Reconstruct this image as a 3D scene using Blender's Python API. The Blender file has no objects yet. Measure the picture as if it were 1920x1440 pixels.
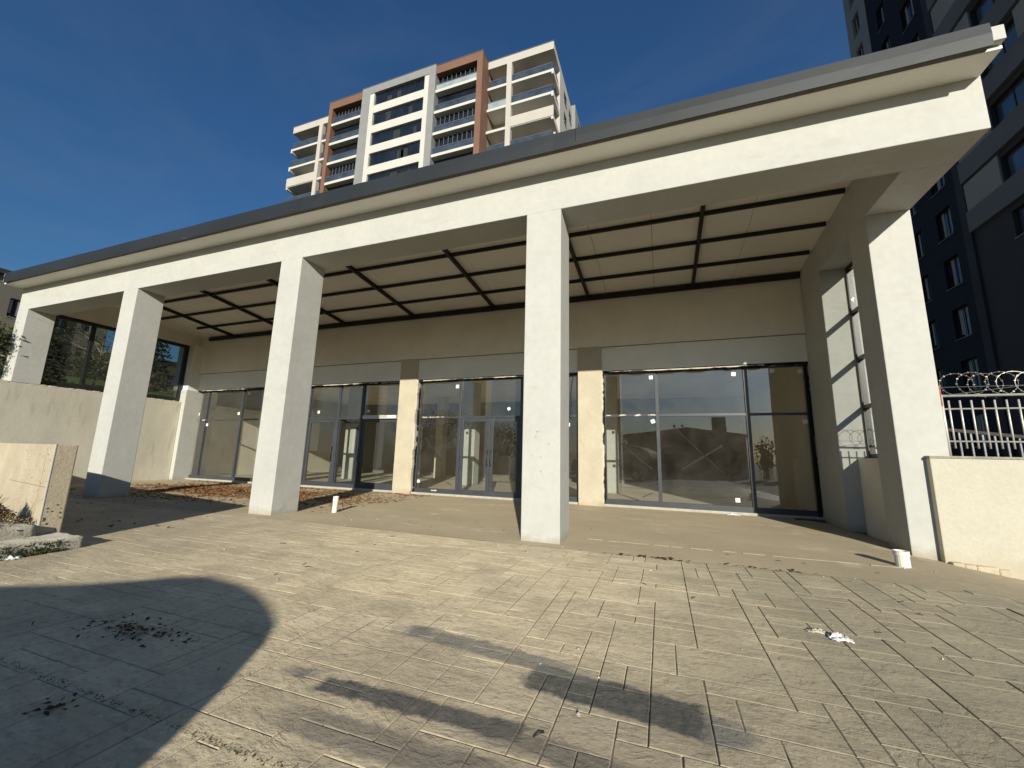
import bpy, math, random
from mathutils import Vector, Matrix, Euler, noise
R = math.radians
random.seed(11)
SC = bpy.context.scene
COL = SC.collection

# ------------------------------------------------------------------ camera
# axes: X along the arcade to the right, Y away from the viewer, Z up
CAM_POS = Vector((2.024, -6.0152, 1.2349))
YAW, PITCH, ROLL, FPX = 0.3533, 0.1756, 0.0247, 759.21
cd = bpy.data.cameras.new("camera")
cam = bpy.data.objects.new("camera", cd)
COL.objects.link(cam)
fw = Vector((-math.sin(YAW) * math.cos(PITCH), math.cos(YAW) * math.cos(PITCH), math.sin(PITCH)))
rt = Vector((math.cos(YAW), math.sin(YAW), 0))
up = rt.cross(fw)
rt2 = math.cos(ROLL) * rt + math.sin(ROLL) * up
up2 = -math.sin(ROLL) * rt + math.cos(ROLL) * up
cam.matrix_world = Matrix(((rt2.x, up2.x, -fw.x, CAM_POS.x), (rt2.y, up2.y, -fw.y, CAM_POS.y),
                           (rt2.z, up2.z, -fw.z, CAM_POS.z), (0, 0, 0, 1)))
cd.sensor_fit = 'HORIZONTAL'
cd.sensor_width = 36
cd.lens = 36 * FPX / 1920
cd.clip_start = 0.05
cd.clip_end = 3000
SC.camera = cam

# ------------------------------------------------------------------ sky and sun
SUN_EL, LIGHT_AZ = 17.6, -21.0            # light travels towards azimuth -21 deg (from +Y, clockwise)
w = bpy.data.worlds.new("World")
SC.world = w
w.use_nodes = True
wn = w.node_tree
bg = wn.nodes["Background"]
sky = wn.nodes.new("ShaderNodeTexSky")
sky.sky_type = 'NISHITA'
sky.sun_disc = False
sky.sun_elevation = R(SUN_EL)
sky.sun_rotation = R(LIGHT_AZ + 180)
sky.air_density = 1.5
sky.dust_density = 1.0
sky.ozone_density = 9.5
tc = wn.nodes.new("ShaderNodeTexCoord")
cmap = wn.nodes.new("ShaderNodeMapping")
cmap.inputs["Scale"].default_value = (1.0, 1.6, 3.2)
cmap.inputs["Rotation"].default_value = (0.2, 0.1, 0.5)
wn.links.new(tc.outputs["Generated"], cmap.inputs[0])
cno = wn.nodes.new("ShaderNodeTexNoise")
cno.inputs["Scale"].default_value = 1.9
cno.inputs["Detail"].default_value = 9
cno.inputs["Roughness"].default_value = 0.62
cno.inputs["Distortion"].default_value = 0.7
wn.links.new(cmap.outputs[0], cno.inputs["Vector"])
crn = wn.nodes.new("ShaderNodeMapRange")
crn.inputs[1].default_value = 0.47
crn.inputs[2].default_value = 0.80
crn.inputs[4].default_value = 0.08
wn.links.new(cno.outputs["Fac"], crn.inputs[0])
cmx = wn.nodes.new("ShaderNodeMix")
cmx.data_type = 'RGBA'
wn.links.new(crn.outputs[0], cmx.inputs[0])
wn.links.new(sky.outputs[0], cmx.inputs[6])
cmx.inputs[7].default_value = (3.0, 3.3, 3.7, 1)
wn.links.new(cmx.outputs[2], bg.inputs[0])
bg.inputs[1].default_value = 0.084
sd = bpy.data.lights.new("sun", 'SUN')
sd.energy = 5.0
sd.angle = R(0.55)
sd.color = (1.0, 0.945, 0.815)
sun = bpy.data.objects.new("sun", sd)
COL.objects.link(sun)
ldir = Vector((math.sin(R(LIGHT_AZ)) * math.cos(R(SUN_EL)), math.cos(R(LIGHT_AZ)) * math.cos(R(SUN_EL)), -math.sin(R(SUN_EL))))
sun.rotation_euler = ldir.to_track_quat('-Z', 'Y').to_euler()
sun.location = (20, -40, 30)
SC.view_settings.view_transform = 'Standard'
SC.view_settings.look = 'None'
SC.view_settings.gamma = 1
SC.view_settings.use_curve_mapping = False
SC.view_settings.exposure = 0.13
SC.cycles.transparent_max_bounces = 24
SC.cycles.max_bounces = 8
SC.cycles.diffuse_bounces = 6
SC.cycles.sample_clamp_indirect = 3
SC.cycles.caustics_reflective = False
SC.cycles.use_denoising = True


def project(p):
    d = Vector(p) - CAM_POS
    z = d.dot(fw)
    if z < 0.05:
        return None
    return 960 + FPX * d.dot(rt2) / z, 720 - FPX * d.dot(up2) / z, z


# ------------------------------------------------------------------ materials
def nd(nt, typ, **kw):
    n = nt.nodes.new(typ)
    for k, v in kw.items():
        if k in n.inputs.keys() if hasattr(n.inputs, 'keys') else False:
            n.inputs[k].default_value = v
        else:
            setattr(n, k, v)
    return n


def mat(name, rgb, rough=0.8, var=0.12, scale=1.2, bump=0.0, bscale=40, metal=0.0, spec=0.3, stains=None, stretch=(1, 1, 1),
        fine=0.0, coat=0.0, drough=0.0, base=None):
    """procedural surface: base colour, mottling of it, fine relief; stains = [(rgb, scale, threshold, amount, stretch)]"""
    m = bpy.data.materials.new(name)
    m.use_nodes = True
    nt = m.node_tree
    b = nt.nodes["Principled BSDF"]
    b.inputs["Roughness"].default_value = rough
    b.inputs["Metallic"].default_value = metal
    b.inputs["Specular IOR Level"].default_value = spec
    b.inputs["Coat Weight"].default_value = coat
    b.inputs["Diffuse Roughness"].default_value = drough
    geo = nt.nodes.new("ShaderNodeNewGeometry")
    mp = nt.nodes.new("ShaderNodeMapping")
    mp.inputs["Scale"].default_value = stretch
    nt.links.new(geo.outputs["Position"], mp.inputs["Vector"])
    n1 = nt.nodes.new("ShaderNodeTexNoise")
    n1.inputs["Scale"].default_value = scale
    n1.inputs["Detail"].default_value = 7
    n1.inputs["Roughness"].default_value = 0.62
    nt.links.new(mp.outputs[0], n1.inputs["Vector"])
    cr = nt.nodes.new("ShaderNodeValToRGB")
    cr.color_ramp.elements[0].position = 0.3
    cr.color_ramp.elements[1].position = 0.7
    lo = [c * (1 - var) for c in rgb]
    hi = [min(1, c * (1 + var)) for c in rgb]
    cr.color_ramp.elements[0].color = (*lo, 1)
    cr.color_ramp.elements[1].color = (*hi, 1)
    nt.links.new(n1.outputs["Fac"], cr.inputs[0])
    col = cr.outputs[0]
    if fine:
        n3 = nt.nodes.new("ShaderNodeTexNoise")
        n3.inputs["Scale"].default_value = bscale
        n3.inputs["Detail"].default_value = 4
        nt.links.new(geo.outputs["Position"], n3.inputs["Vector"])
        mr = nt.nodes.new("ShaderNodeMapRange")
        mr.inputs[1].default_value = 0.3
        mr.inputs[2].default_value = 0.7
        mr.inputs[3].default_value = 1 - fine
        mr.inputs[4].default_value = 1 + fine
        nt.links.new(n3.outputs["Fac"], mr.inputs[0])
        mx = nt.nodes.new("ShaderNodeVectorMath")
        mx.operation = 'SCALE'
        nt.links.new(col, mx.inputs[0])
        nt.links.new(mr.outputs[0], mx.inputs["Scale"])
        col = mx.outputs[0]
    for (srgb, sscale, thr, amt, sst) in (stains or []):
        mp2 = nt.nodes.new("ShaderNodeMapping")
        mp2.inputs["Scale"].default_value = sst
        mp2.inputs["Location"].default_value = (sscale * 1.7, thr * 31, 4.1)
        nt.links.new(geo.outputs["Position"], mp2.inputs["Vector"])
        n2 = nt.nodes.new("ShaderNodeTexNoise")
        n2.inputs["Scale"].default_value = sscale
        n2.inputs["Detail"].default_value = 6
        n2.inputs["Roughness"].default_value = 0.65
        nt.links.new(mp2.outputs[0], n2.inputs["Vector"])
        mr = nt.nodes.new("ShaderNodeMapRange")
        mr.inputs[1].default_value = thr
        mr.inputs[2].default_value = thr + 0.09
        mr.inputs[4].default_value = amt
        nt.links.new(n2.outputs["Fac"], mr.inputs[0])
        mix = nt.nodes.new("ShaderNodeMix")
        mix.data_type = 'RGBA'
        nt.links.new(mr.outputs[0], mix.inputs[0])
        nt.links.new(col, mix.inputs[6])
        mix.inputs[7].default_value = (*srgb, 1)
        col = mix.outputs[2]
    if base:
        sp = nt.nodes.new("ShaderNodeSeparateXYZ")
        nt.links.new(geo.outputs["Position"], sp.inputs[0])
        nb_ = nt.nodes.new("ShaderNodeTexNoise")
        nb_.inputs["Scale"].default_value = 4.5
        nb_.inputs["Detail"].default_value = 7
        nb_.inputs["Roughness"].default_value = 0.7
        nt.links.new(geo.outputs["Position"], nb_.inputs["Vector"])
        sm_ = nt.nodes.new("ShaderNodeMath")
        sm_.operation = 'MULTIPLY_ADD'
        sm_.inputs[1].default_value = base[1] * 2.4
        nt.links.new(nb_.outputs["Fac"], sm_.inputs[0])
        nt.links.new(sp.outputs[2], sm_.inputs[2])
        mr = nt.nodes.new("ShaderNodeMapRange")
        mr.inputs[1].default_value = base[1] * 2.0
        mr.inputs[2].default_value = base[1] * 0.9
        mr.inputs[4].default_value = base[2]
        nt.links.new(sm_.outputs[0], mr.inputs[0])
        mix = nt.nodes.new("ShaderNodeMix")
        mix.data_type = 'RGBA'
        nt.links.new(mr.outputs[0], mix.inputs[0])
        nt.links.new(col, mix.inputs[6])
        mix.inputs[7].default_value = (*base[0], 1)
        col = mix.outputs[2]
    nt.links.new(col, b.inputs["Base Color"])
    if bump:
        n4 = nt.nodes.new("ShaderNodeTexNoise")
        n4.inputs["Scale"].default_value = bscale
        n4.inputs["Detail"].default_value = 5
        nt.links.new(mp.outputs[0], n4.inputs["Vector"])
        bm_ = nt.nodes.new("ShaderNodeBump")
        bm_.inputs["Strength"].default_value = bump
        bm_.inputs["Distance"].default_value = 0.01
        nt.links.new(n4.outputs["Fac"], bm_.inputs["Height"])
        nt.links.new(bm_.outputs[0], b.inputs["Normal"])
    return m


def glass(name, tint=(0.86, 0.89, 0.87), refl=0.10, grey=(0.9, 0.95, 1.0)):
    m = bpy.data.materials.new(name)
    m.use_nodes = True
    nt = m.node_tree
    nt.nodes.remove(nt.nodes["Principled BSDF"])
    out = nt.nodes["Material Output"]
    tr = nt.nodes.new("ShaderNodeBsdfTransparent")
    tr.inputs[0].default_value = (*tint, 1)
    gl = nt.nodes.new("ShaderNodeBsdfGlossy")
    gl.inputs["Roughness"].default_value = 0.004
    gl.inputs[0].default_value = (*grey, 1)
    lw_ = nt.nodes.new("ShaderNodeLayerWeight")
    lw_.inputs[0].default_value = 0.5
    pw = nt.nodes.new("ShaderNodeMath")
    pw.operation = 'POWER'
    pw.inputs[1].default_value = 4.5
    nt.links.new(lw_.outputs["Facing"], pw.inputs[0])
    ma = nt.nodes.new("ShaderNodeMath")
    ma.operation = 'MULTIPLY_ADD'
    ma.use_clamp = True
    ma.inputs[1].default_value = 1 - refl
    ma.inputs[2].default_value = refl
    nt.links.new(pw.outputs[0], ma.inputs[0])
    geo = nt.nodes.new("ShaderNodeNewGeometry")
    nz = nt.nodes.new("ShaderNodeTexNoise")
    nz.inputs["Scale"].default_value = 0.6
    nt.links.new(geo.outputs["Position"], nz.inputs["Vector"])
    bp = nt.nodes.new("ShaderNodeBump")
    bp.inputs["Strength"].default_value = 0.012
    bp.inputs["Distance"].default_value = 0.1
    nt.links.new(nz.outputs["Fac"], bp.inputs["Height"])
    nt.links.new(bp.outputs[0], gl.inputs["Normal"])
    mx = nt.nodes.new("ShaderNodeMixShader")
    nt.links.new(ma.outputs[0], mx.inputs[0])
    nt.links.new(tr.outputs[0], mx.inputs[1])
    nt.links.new(gl.outputs[0], mx.inputs[2])
    df = nt.nodes.new("ShaderNodeBsdfDiffuse")
    df.inputs[0].default_value = (0.55, 0.50, 0.42, 1)
    dn = nt.nodes.new("ShaderNodeTexNoise")
    dn.inputs["Scale"].default_value = 1.7
    dn.inputs["Detail"].default_value = 9
    dn.inputs["Roughness"].default_value = 0.72
    dn.inputs["Distortion"].default_value = 0.6
    nt.links.new(geo.outputs["Position"], dn.inputs["Vector"])
    dr = nt.nodes.new("ShaderNodeMapRange")
    dr.inputs[1].default_value = 0.35
    dr.inputs[2].default_value = 0.72
    dr.inputs[3].default_value = 0.008
    dr.inputs[4].default_value = 0.038
    nt.links.new(dn.outputs["Fac"], dr.inputs[0])
    mx2 = nt.nodes.new("ShaderNodeMixShader")
    nt.links.new(dr.outputs[0], mx2.inputs[0])
    nt.links.new(mx.outputs[0], mx2.inputs[1])
    nt.links.new(df.outputs[0], mx2.inputs[2])
    nt.links.new(mx2.outputs[0], out.inputs[0])
    return m


def paver_material():
    m = bpy.data.materials.new("stamped_concrete")
    m.use_nodes = True
    nt = m.node_tree
    N, L = nt.nodes, nt.links
    b = N["Principled BSDF"]
    b.inputs["Roughness"].default_value = 0.72
    b.inputs["Diffuse Roughness"].default_value = 0.35
    b.inputs["Specular IOR Level"].default_value = 0.3
    geo = N.new("ShaderNodeNewGeometry")

    def noise_(scale, detail, st=(1, 1, 1), rough=0.6, dist=0.0):
        mp = N.new("ShaderNodeMapping")
        mp.inputs["Scale"].default_value = st
        L.new(geo.outputs["Position"], mp.inputs["Vector"])
        n = N.new("ShaderNodeTexNoise")
        n.inputs["Scale"].default_value = scale
        n.inputs["Detail"].default_value = detail
        n.inputs["Roughness"].default_value = rough
        n.inputs["Distortion"].default_value = dist
        L.new(mp.outputs[0], n.inputs["Vector"])
        return n.outputs["Fac"]

    def rng(x, a, c, lo=0.0, hi=1.0):
        r = N.new("ShaderNodeMapRange")
        r.inputs[1].default_value = a
        r.inputs[2].default_value = c
        r.inputs[3].default_value = lo
        r.inputs[4].default_value = hi
        L.new(x, r.inputs[0])
        return r.outputs[0]

    def mixc(f, a, c):
        x = N.new("ShaderNodeMix")
        x.data_type = 'RGBA'
        L.new(f, x.inputs[0])
        if isinstance(a, tuple):
            x.inputs[6].default_value = (*a, 1)
        else:
            L.new(a, x.inputs[6])
        if isinstance(c, tuple):
            x.inputs[7].default_value = (*c, 1)
        else:
            L.new(c, x.inputs[7])
        return x.outputs[2]

    def op(o, a, c=None):
        x = N.new("ShaderNodeMath")
        x.operation = o
        for i, v in enumerate((a, c)):
            if v is None:
                continue
            if isinstance(v, (int, float)):
                x.inputs[i].default_value = v
            else:
                L.new(v, x.inputs[i])
        return x.outputs[0]
    c = mixc(rng(noise_(0.55, 5), 0.35, 0.65), (0.55, 0.458, 0.298), (0.465, 0.39, 0.265))
    c = mixc(rng(noise_(2.6, 8, (0.6, 1.6, 1), 0.7, 0.6), 0.44, 0.66), c, (0.65, 0.55, 0.37))
    c = mixc(rng(noise_(3.1, 9, (0.55, 1.9, 1), 0.72, 0.8), 0.56, 0.74, 0, 0.75), c, (0.27, 0.23, 0.175))
    c = mixc(rng(noise_(60, 3), 0.62, 0.78, 0, 0.4), c, (0.22, 0.19, 0.15))
    c = mixc(rng(noise_(9, 6, (1, 1, 1), 0.7), 0.66, 0.72, 0, 0.6), c, (0.62, 0.57, 0.47))
    c = mixc(rng(noise_(1.1, 9, (1, 1, 1), 0.75), 0.50, 0.66, 0, 0.65), c, (0.35, 0.28, 0.185))
    c = mixc(rng(noise_(0.8, 8, (0.7, 1.4, 1), 0.72, 0.4), 0.54, 0.68, 0, 0.5), c, (0.35, 0.32, 0.24))
    c = mixc(rng(noise_(22, 6, (0.8, 1.3, 1), 0.75), 0.50, 0.66, 0, 0.6), c, (0.24, 0.195, 0.135))
    c = mixc(rng(noise_(16, 5, (0.5, 1.6, 1), 0.7), 0.60, 0.70, 0, 0.75), c, (0.66, 0.59, 0.45))
    sep0 = N.new("ShaderNodeSeparateXYZ")
    L.new(geo.outputs["Position"], sep0.inputs[0])
    # the right-hand side is less dusty, greyer
    fx = rng(op('ADD', sep0.outputs[0], op('MULTIPLY', noise_(0.9, 5), 2.2)), 2.4, 4.3, 0, 0.8)
    c = mixc(op('MULTIPLY', fx, rng(noise_(1.7, 6), 0.3, 0.6, 0.55, 1.0)), c, (0.29, 0.255, 0.178))
    fl_ = rng(op('ADD', sep0.outputs[0], op('MULTIPLY', noise_(0.8, 6), 2.5)), -0.6, -3.8, 0, 0.75)
    c = mixc(op('MULTIPLY', fl_, rng(noise_(1.3, 6), 0.3, 0.6, 0.6, 1.0)), c, (0.29, 0.245, 0.18))
    # old mortar smears dropped on the paving in front of the entrance
    sep = N.new("ShaderNodeSeparateXYZ")
    L.new(geo.outputs["Position"], sep.inputs[0])
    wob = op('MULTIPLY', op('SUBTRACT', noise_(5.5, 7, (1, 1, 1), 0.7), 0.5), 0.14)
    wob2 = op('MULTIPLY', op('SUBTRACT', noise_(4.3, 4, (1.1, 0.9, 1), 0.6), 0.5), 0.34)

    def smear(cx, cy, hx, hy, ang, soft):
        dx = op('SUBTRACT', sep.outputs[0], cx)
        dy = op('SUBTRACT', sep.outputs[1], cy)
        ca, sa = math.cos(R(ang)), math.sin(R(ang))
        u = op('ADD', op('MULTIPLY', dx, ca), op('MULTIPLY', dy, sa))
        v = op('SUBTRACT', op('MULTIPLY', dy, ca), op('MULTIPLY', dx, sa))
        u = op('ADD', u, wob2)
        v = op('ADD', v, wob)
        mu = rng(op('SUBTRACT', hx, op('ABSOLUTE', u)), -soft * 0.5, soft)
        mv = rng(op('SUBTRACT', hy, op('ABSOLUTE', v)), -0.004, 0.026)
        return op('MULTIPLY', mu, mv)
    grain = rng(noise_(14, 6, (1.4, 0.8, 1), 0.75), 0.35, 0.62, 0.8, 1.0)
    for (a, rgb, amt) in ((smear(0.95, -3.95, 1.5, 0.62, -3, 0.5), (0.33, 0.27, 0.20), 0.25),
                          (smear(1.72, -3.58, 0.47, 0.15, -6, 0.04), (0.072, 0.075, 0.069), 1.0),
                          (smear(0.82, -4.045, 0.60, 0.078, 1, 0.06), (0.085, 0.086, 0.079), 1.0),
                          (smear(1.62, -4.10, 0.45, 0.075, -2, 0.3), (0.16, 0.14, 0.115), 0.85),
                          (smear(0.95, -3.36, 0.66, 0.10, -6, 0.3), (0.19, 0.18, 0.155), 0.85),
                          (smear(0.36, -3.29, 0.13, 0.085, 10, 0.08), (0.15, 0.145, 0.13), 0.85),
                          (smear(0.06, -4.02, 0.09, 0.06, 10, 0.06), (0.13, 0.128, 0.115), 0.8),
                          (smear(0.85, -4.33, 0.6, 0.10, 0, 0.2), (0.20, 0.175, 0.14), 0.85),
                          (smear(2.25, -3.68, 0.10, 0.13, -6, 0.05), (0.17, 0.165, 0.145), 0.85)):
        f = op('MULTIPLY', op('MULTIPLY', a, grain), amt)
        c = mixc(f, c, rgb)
    oi = N.new("ShaderNodeObjectInfo")
    vm = N.new("ShaderNodeVectorMath")
    vm.operation = 'SCALE'
    L.new(c, vm.inputs[0])
    L.new(rng(oi.outputs["Random"], 0, 1, 0.93, 1.07), vm.inputs["Scale"])
    c = vm.outputs[0]
    L.new(c, b.inputs["Base Color"])
    # slate relief, ridges lying mostly along the arcade
    h0 = noise_(3.1, 8, (0.75, 1.15, 1), 0.62, 0.5)
    st_ = op('MULTIPLY', h0, 9.0)
    fl = op('FLOOR', st_)
    fr_ = rng(op('SUBTRACT', st_, fl), 0.0, 0.35)
    h1 = op('ADD', op('MULTIPLY', op('DIVIDE', op('ADD', fl, fr_), 9.0), 0.8), op('MULTIPLY', noise_(8.5, 8, (0.8, 1.2, 1), 0.7), 0.45))
    h2 = noise_(38, 4)
    vor = N.new("ShaderNodeTexNoise")
    vor.noise_type = 'RIDGED_MULTIFRACTAL'
    vor.inputs["Scale"].default_value = 2.3
    vor.inputs["Detail"].default_value = 6
    vor.inputs["Distortion"].default_value = 1.2
    mp = N.new("ShaderNodeMapping")
    mp.inputs["Scale"].default_value = (0.6, 1.5, 1)
    L.new(geo.outputs["Position"], mp.inputs["Vector"])
    L.new(mp.outputs[0], vor.inputs["Vector"])
    h = op('ADD', op('MULTIPLY', h1, 1.0), op('ADD', op('MULTIPLY', h2, 0.12), op('MULTIPLY', vor.outputs["Fac"], 0.10)))
    bp = N.new("ShaderNodeBump")
    bp.inputs["Strength"].default_value = 0.9
    bp.inputs["Distance"].default_value = 0.024
    L.new(h, bp.inputs["Height"])
    L.new(bp.outputs[0], b.inputs["Normal"])
    return m


M = {}
M['plaster'] = mat("plaster", (0.505, 0.503, 0.462), 0.8, 0.06, 0.9, 0.35, 9,
                   stains=[((0.455, 0.445, 0.395), 1.3, 0.58, 0.6, (0.7, 1, 2.6)), ((0.40, 0.38, 0.33), 5, 0.70, 0.5, (0.8, 1, 2.5)), ((0.55, 0.548, 0.51), 2.2, 0.60, 0.6, (0.6, 1, 2.0)), ((0.47, 0.45, 0.39), 1.9, 0.62, 0.5, (3.0, 3.0, 0.22)), ((0.50, 0.46, 0.38), 7, 0.66, 0.6, (1, 1, 1))], fine=0.035, base=((0.36, 0.30, 0.21), 0.16, 0.75))
M['render'] = mat("render", (0.86, 0.805, 0.695), 0.9, 0.08, 0.7, 0.35, 45, fine=0.04,
                  stains=[((0.79, 0.73, 0.615), 1.7, 0.58, 0.5, (1, 1, 1))])
M['lintel'] = mat("lintel_plaster", (0.87, 0.86, 0.79), 0.9, 0.06, 0.8, 0.35, 50, fine=0.04)
M['pilaster'] = mat("pilaster_concrete", (0.53, 0.475, 0.355), 0.88, 0.10, 1.6, 0.4, 35, fine=0.05,
                    stains=[((0.47, 0.35, 0.22), 2.1, 0.62, 0.5, (1, 1, 0.6)), ((0.64, 0.58, 0.46), 4, 0.66, 0.6, (1, 1, 0.5))], base=((0.40, 0.29, 0.18), 0.2, 0.6))
M['concrete'] = mat("cast_concrete", (0.60, 0.565, 0.46), 0.92, 0.14, 1.1, 0.16, 24, fine=0.06, stretch=(1, 1, 0.45),
                    stains=[((0.40, 0.37, 0.30), 2.2, 0.58, 0.55, (1.5, 1.5, 0.25)), ((0.20, 0.17, 0.13), 13, 0.72, 0.8, (1, 1, 1)),
                            ((0.68, 0.62, 0.5), 3.1, 0.62, 0.5, (1.3, 1.3, 0.3))])
M['concrete_cream'] = mat("weathered_cream_concrete", (0.50, 0.425, 0.305), 0.92, 0.16, 1.4, 0.5, 30, fine=0.06,
                          stains=[((0.44, 0.36, 0.25), 2.6, 0.60, 0.5, (1.6, 1.6, 0.35)), ((0.16, 0.12, 0.09), 10, 0.70, 0.85, (1, 1, 1)),
                                  ((0.30, 0.24, 0.17), 26, 0.70, 0.6, (1, 1, 1))])
M['wallpaint'] = mat("pale_painted_wall", (0.53, 0.50, 0.40), 0.9, 0.05, 1.2, 0.4, 24, fine=0.04,
                     stains=[((0.48, 0.43, 0.32), 1.8, 0.62, 0.5, (1.2, 1.2, 0.6)), ((0.25, 0.2, 0.14), 16, 0.72, 0.7, (1, 1, 1))], base=((0.46, 0.40, 0.29), 0.12, 0.6))
M['kerb'] = mat("rough_kerb_concrete", (0.40, 0.37, 0.30), 0.95, 0.22, 4, 1.0, 45, fine=0.14, drough=0.8,
                stains=[((0.16, 0.16, 0.08), 5, 0.56, 0.7, (1, 1, 1))])
M['apron'] = mat("trowelled_concrete", (0.325, 0.27, 0.18), 0.9, 0.12, 0.8, 0.3, 26, fine=0.07, stretch=(0.7, 1.3, 1), drough=0.4,
                 stains=[((0.27, 0.225, 0.16), 2.4, 0.60, 0.6, (0.6, 1.5, 1)), ((0.46, 0.40, 0.29), 1.6, 0.58, 0.6, (0.8, 1.4, 1)),
                         ((0.16, 0.13, 0.10), 17, 0.72, 0.6, (1, 1, 1)), ((0.66, 0.61, 0.5), 28, 0.74, 0.6, (1, 1, 1))])
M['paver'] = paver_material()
M['bed'] = mat("joint_sand", (0.27, 0.225, 0.16), 0.95, 0.3, 3, 0.6, 60, fine=0.2)
M['fascia'] = mat("dark_sheet_metal", (0.022, 0.026, 0.029), 0.55, 0.18, 0.8, 0.10, 1.1, metal=0.0, spec=0.4,
                  stains=[((0.040, 0.045, 0.046), 1.1, 0.56, 0.5, (0.4, 1, 1))])
M['gutter'] = mat("gutter_underside", (0.10, 0.085, 0.07), 0.8, 0.2, 3)
M['soffit'] = mat("soffit_render", (0.86, 0.835, 0.75), 0.9, 0.05, 0.8, 0.3, 40, fine=0.03)
M['steel'] = mat("dark_painted_steel", (0.022, 0.017, 0.014), 0.55, 0.25, 4, 0.2, 60)
M['ceilpanel'] = mat("insulated_ceiling_panel", (0.84, 0.81, 0.73), 0.7, 0.05, 0.8)
M['frame'] = mat("anthracite_frame", (0.055, 0.06, 0.068), 0.35, 0.15, 5, spec=0.5,
                 stains=[((0.35, 0.33, 0.28), 9, 0.70, 0.5, (1, 1, 0.4))])
M['blackframe'] = mat("black_frame", (0.018, 0.018, 0.018), 0.4, 0.2, 5, spec=0.5)
M['foam'] = mat("mounting_foam", (0.58, 0.54, 0.43), 0.9, 0.2, 14, 0.8, 30)
M['gap'] = mat("dark_gap", (0.012, 0.011, 0.010), 0.95, 0.3, 8)
M['sticker'] = mat("white_sticker", (0.85, 0.85, 0.83), 0.6, 0.03, 6)
M['tape'] = mat("dusty_tape_trace", (0.034, 0.032, 0.027), 0.95, 0.3, 25)
M['glass'] = glass("shop_glass", (0.96, 0.97, 0.96), 0.082)
M['darkglass'] = glass("tinted_glass", (0.66, 0.68, 0.67), 0.035)
M['doorglass'] = glass("door_glass", (0.90, 0.93, 0.92), 0.085)
M['towerglass'] = mat("tower_glazing", (0.012, 0.016, 0.024), 0.08, 0.5, 0.5, spec=0.7)
M['railglass'] = mat("tinted_railing_glass", (0.05, 0.065, 0.09), 0.12, 0.4, 0.9, spec=0.8)
M['paleglass'] = mat("frosted_railing_glass", (0.30, 0.36, 0.38), 0.2, 0.2, 0.8, spec=0.6)
M['intwall'] = mat("interior_plaster", (0.60, 0.55, 0.44), 0.9, 0.07, 0.8, 0.3, 30, fine=0.04)
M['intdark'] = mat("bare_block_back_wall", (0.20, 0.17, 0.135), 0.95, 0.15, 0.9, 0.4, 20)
M['intfloor'] = mat("dusty_screed", (0.60, 0.54, 0.42), 0.9, 0.12, 1.1, 0.3, 25, fine=0.06)
M['towerwhite'] = mat("tower_white_render", (0.57, 0.555, 0.505), 0.85, 0.04, 0.5)
M['towercream'] = mat("tower_cream_render", (0.49, 0.46, 0.415), 0.85, 0.04, 0.5)
M['towergrey'] = mat("tower_grey_cladding", (0.25, 0.255, 0.25), 0.7, 0.08, 1.2)
M['terracotta'] = mat("terracotta_cladding", (0.19, 0.105, 0.072), 0.75, 0.08, 0.9)
M['beigein'] = mat("balcony_beige", (0.25, 0.215, 0.16), 0.9, 0.08, 0.5)
M['rail'] = mat("grey_rail", (0.17, 0.18, 0.20), 0.4, 0.1, 3, metal=0.4)
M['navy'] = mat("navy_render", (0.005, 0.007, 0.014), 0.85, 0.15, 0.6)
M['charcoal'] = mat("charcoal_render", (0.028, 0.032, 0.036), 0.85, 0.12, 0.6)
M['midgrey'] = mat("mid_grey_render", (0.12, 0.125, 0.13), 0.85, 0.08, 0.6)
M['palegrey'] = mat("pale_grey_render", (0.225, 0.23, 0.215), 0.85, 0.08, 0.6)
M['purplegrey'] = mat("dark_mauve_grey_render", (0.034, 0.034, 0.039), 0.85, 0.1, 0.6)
M['curtain'] = mat("pale_curtain", (0.22, 0.23, 0.23), 0.9, 0.25, 3, stretch=(1, 8, 0.3))
M['oldblock'] = mat("dull_brown_render", (0.135, 0.125, 0.112), 0.9, 0.12, 0.5)
M['oldblock2'] = mat("pale_taupe_render", (0.30, 0.265, 0.215), 0.9, 0.1, 0.5)
M['galv'] = mat("galvanised_steel", (0.62, 0.60, 0.54), 0.45, 0.15, 6, metal=0.35, spec=0.5)
M['rust'] = mat("rusty_steel", (0.34, 0.12, 0.05), 0.9, 0.35, 14, 0.8, 60)
M['wire'] = mat("razor_wire_steel", (0.33, 0.32, 0.29), 0.45, 0.3, 20, metal=0.5)
M['pvc'] = mat("white_pvc", (0.80, 0.77, 0.68), 0.5, 0.05, 6, stains=[((0.5, 0.43, 0.32), 12, 0.64, 0.5, (1, 1, 1))])
M['hole'] = mat("pipe_hole", (0.02, 0.018, 0.015), 0.95)
M['plasticbag'] = mat("white_plastic", (0.80, 0.79, 0.75), 0.45, 0.1, 20, 0.4, 40)
M['leaf_dry'] = mat("dry_leaf", (0.27, 0.135, 0.06), 0.9, 0.55, 5, stains=[((0.40, 0.24, 0.10), 11, 0.52, 0.9, (1, 1, 1)), ((0.09, 0.045, 0.02), 7, 0.58, 0.8, (1, 1, 1))])
M['leaf_dark'] = mat("damp_dark_leaf", (0.055, 0.028, 0.014), 0.85, 0.45, 12)
M['twig'] = mat("dark_twig", (0.035, 0.024, 0.016), 0.9, 0.3, 9)
M['pebble'] = mat("pale_crumb", (0.55, 0.50, 0.40), 0.9, 0.3, 15)
M['scar'] = mat("pale_scar", (0.37, 0.315, 0.22), 0.9, 0.25, 9)
M['bark'] = mat("bark", (0.11, 0.085, 0.06), 0.9, 0.3, 8, 0.8, 30)
M['palebark'] = mat("pale_bark", (0.34, 0.29, 0.22), 0.9, 0.25, 8)
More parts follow.
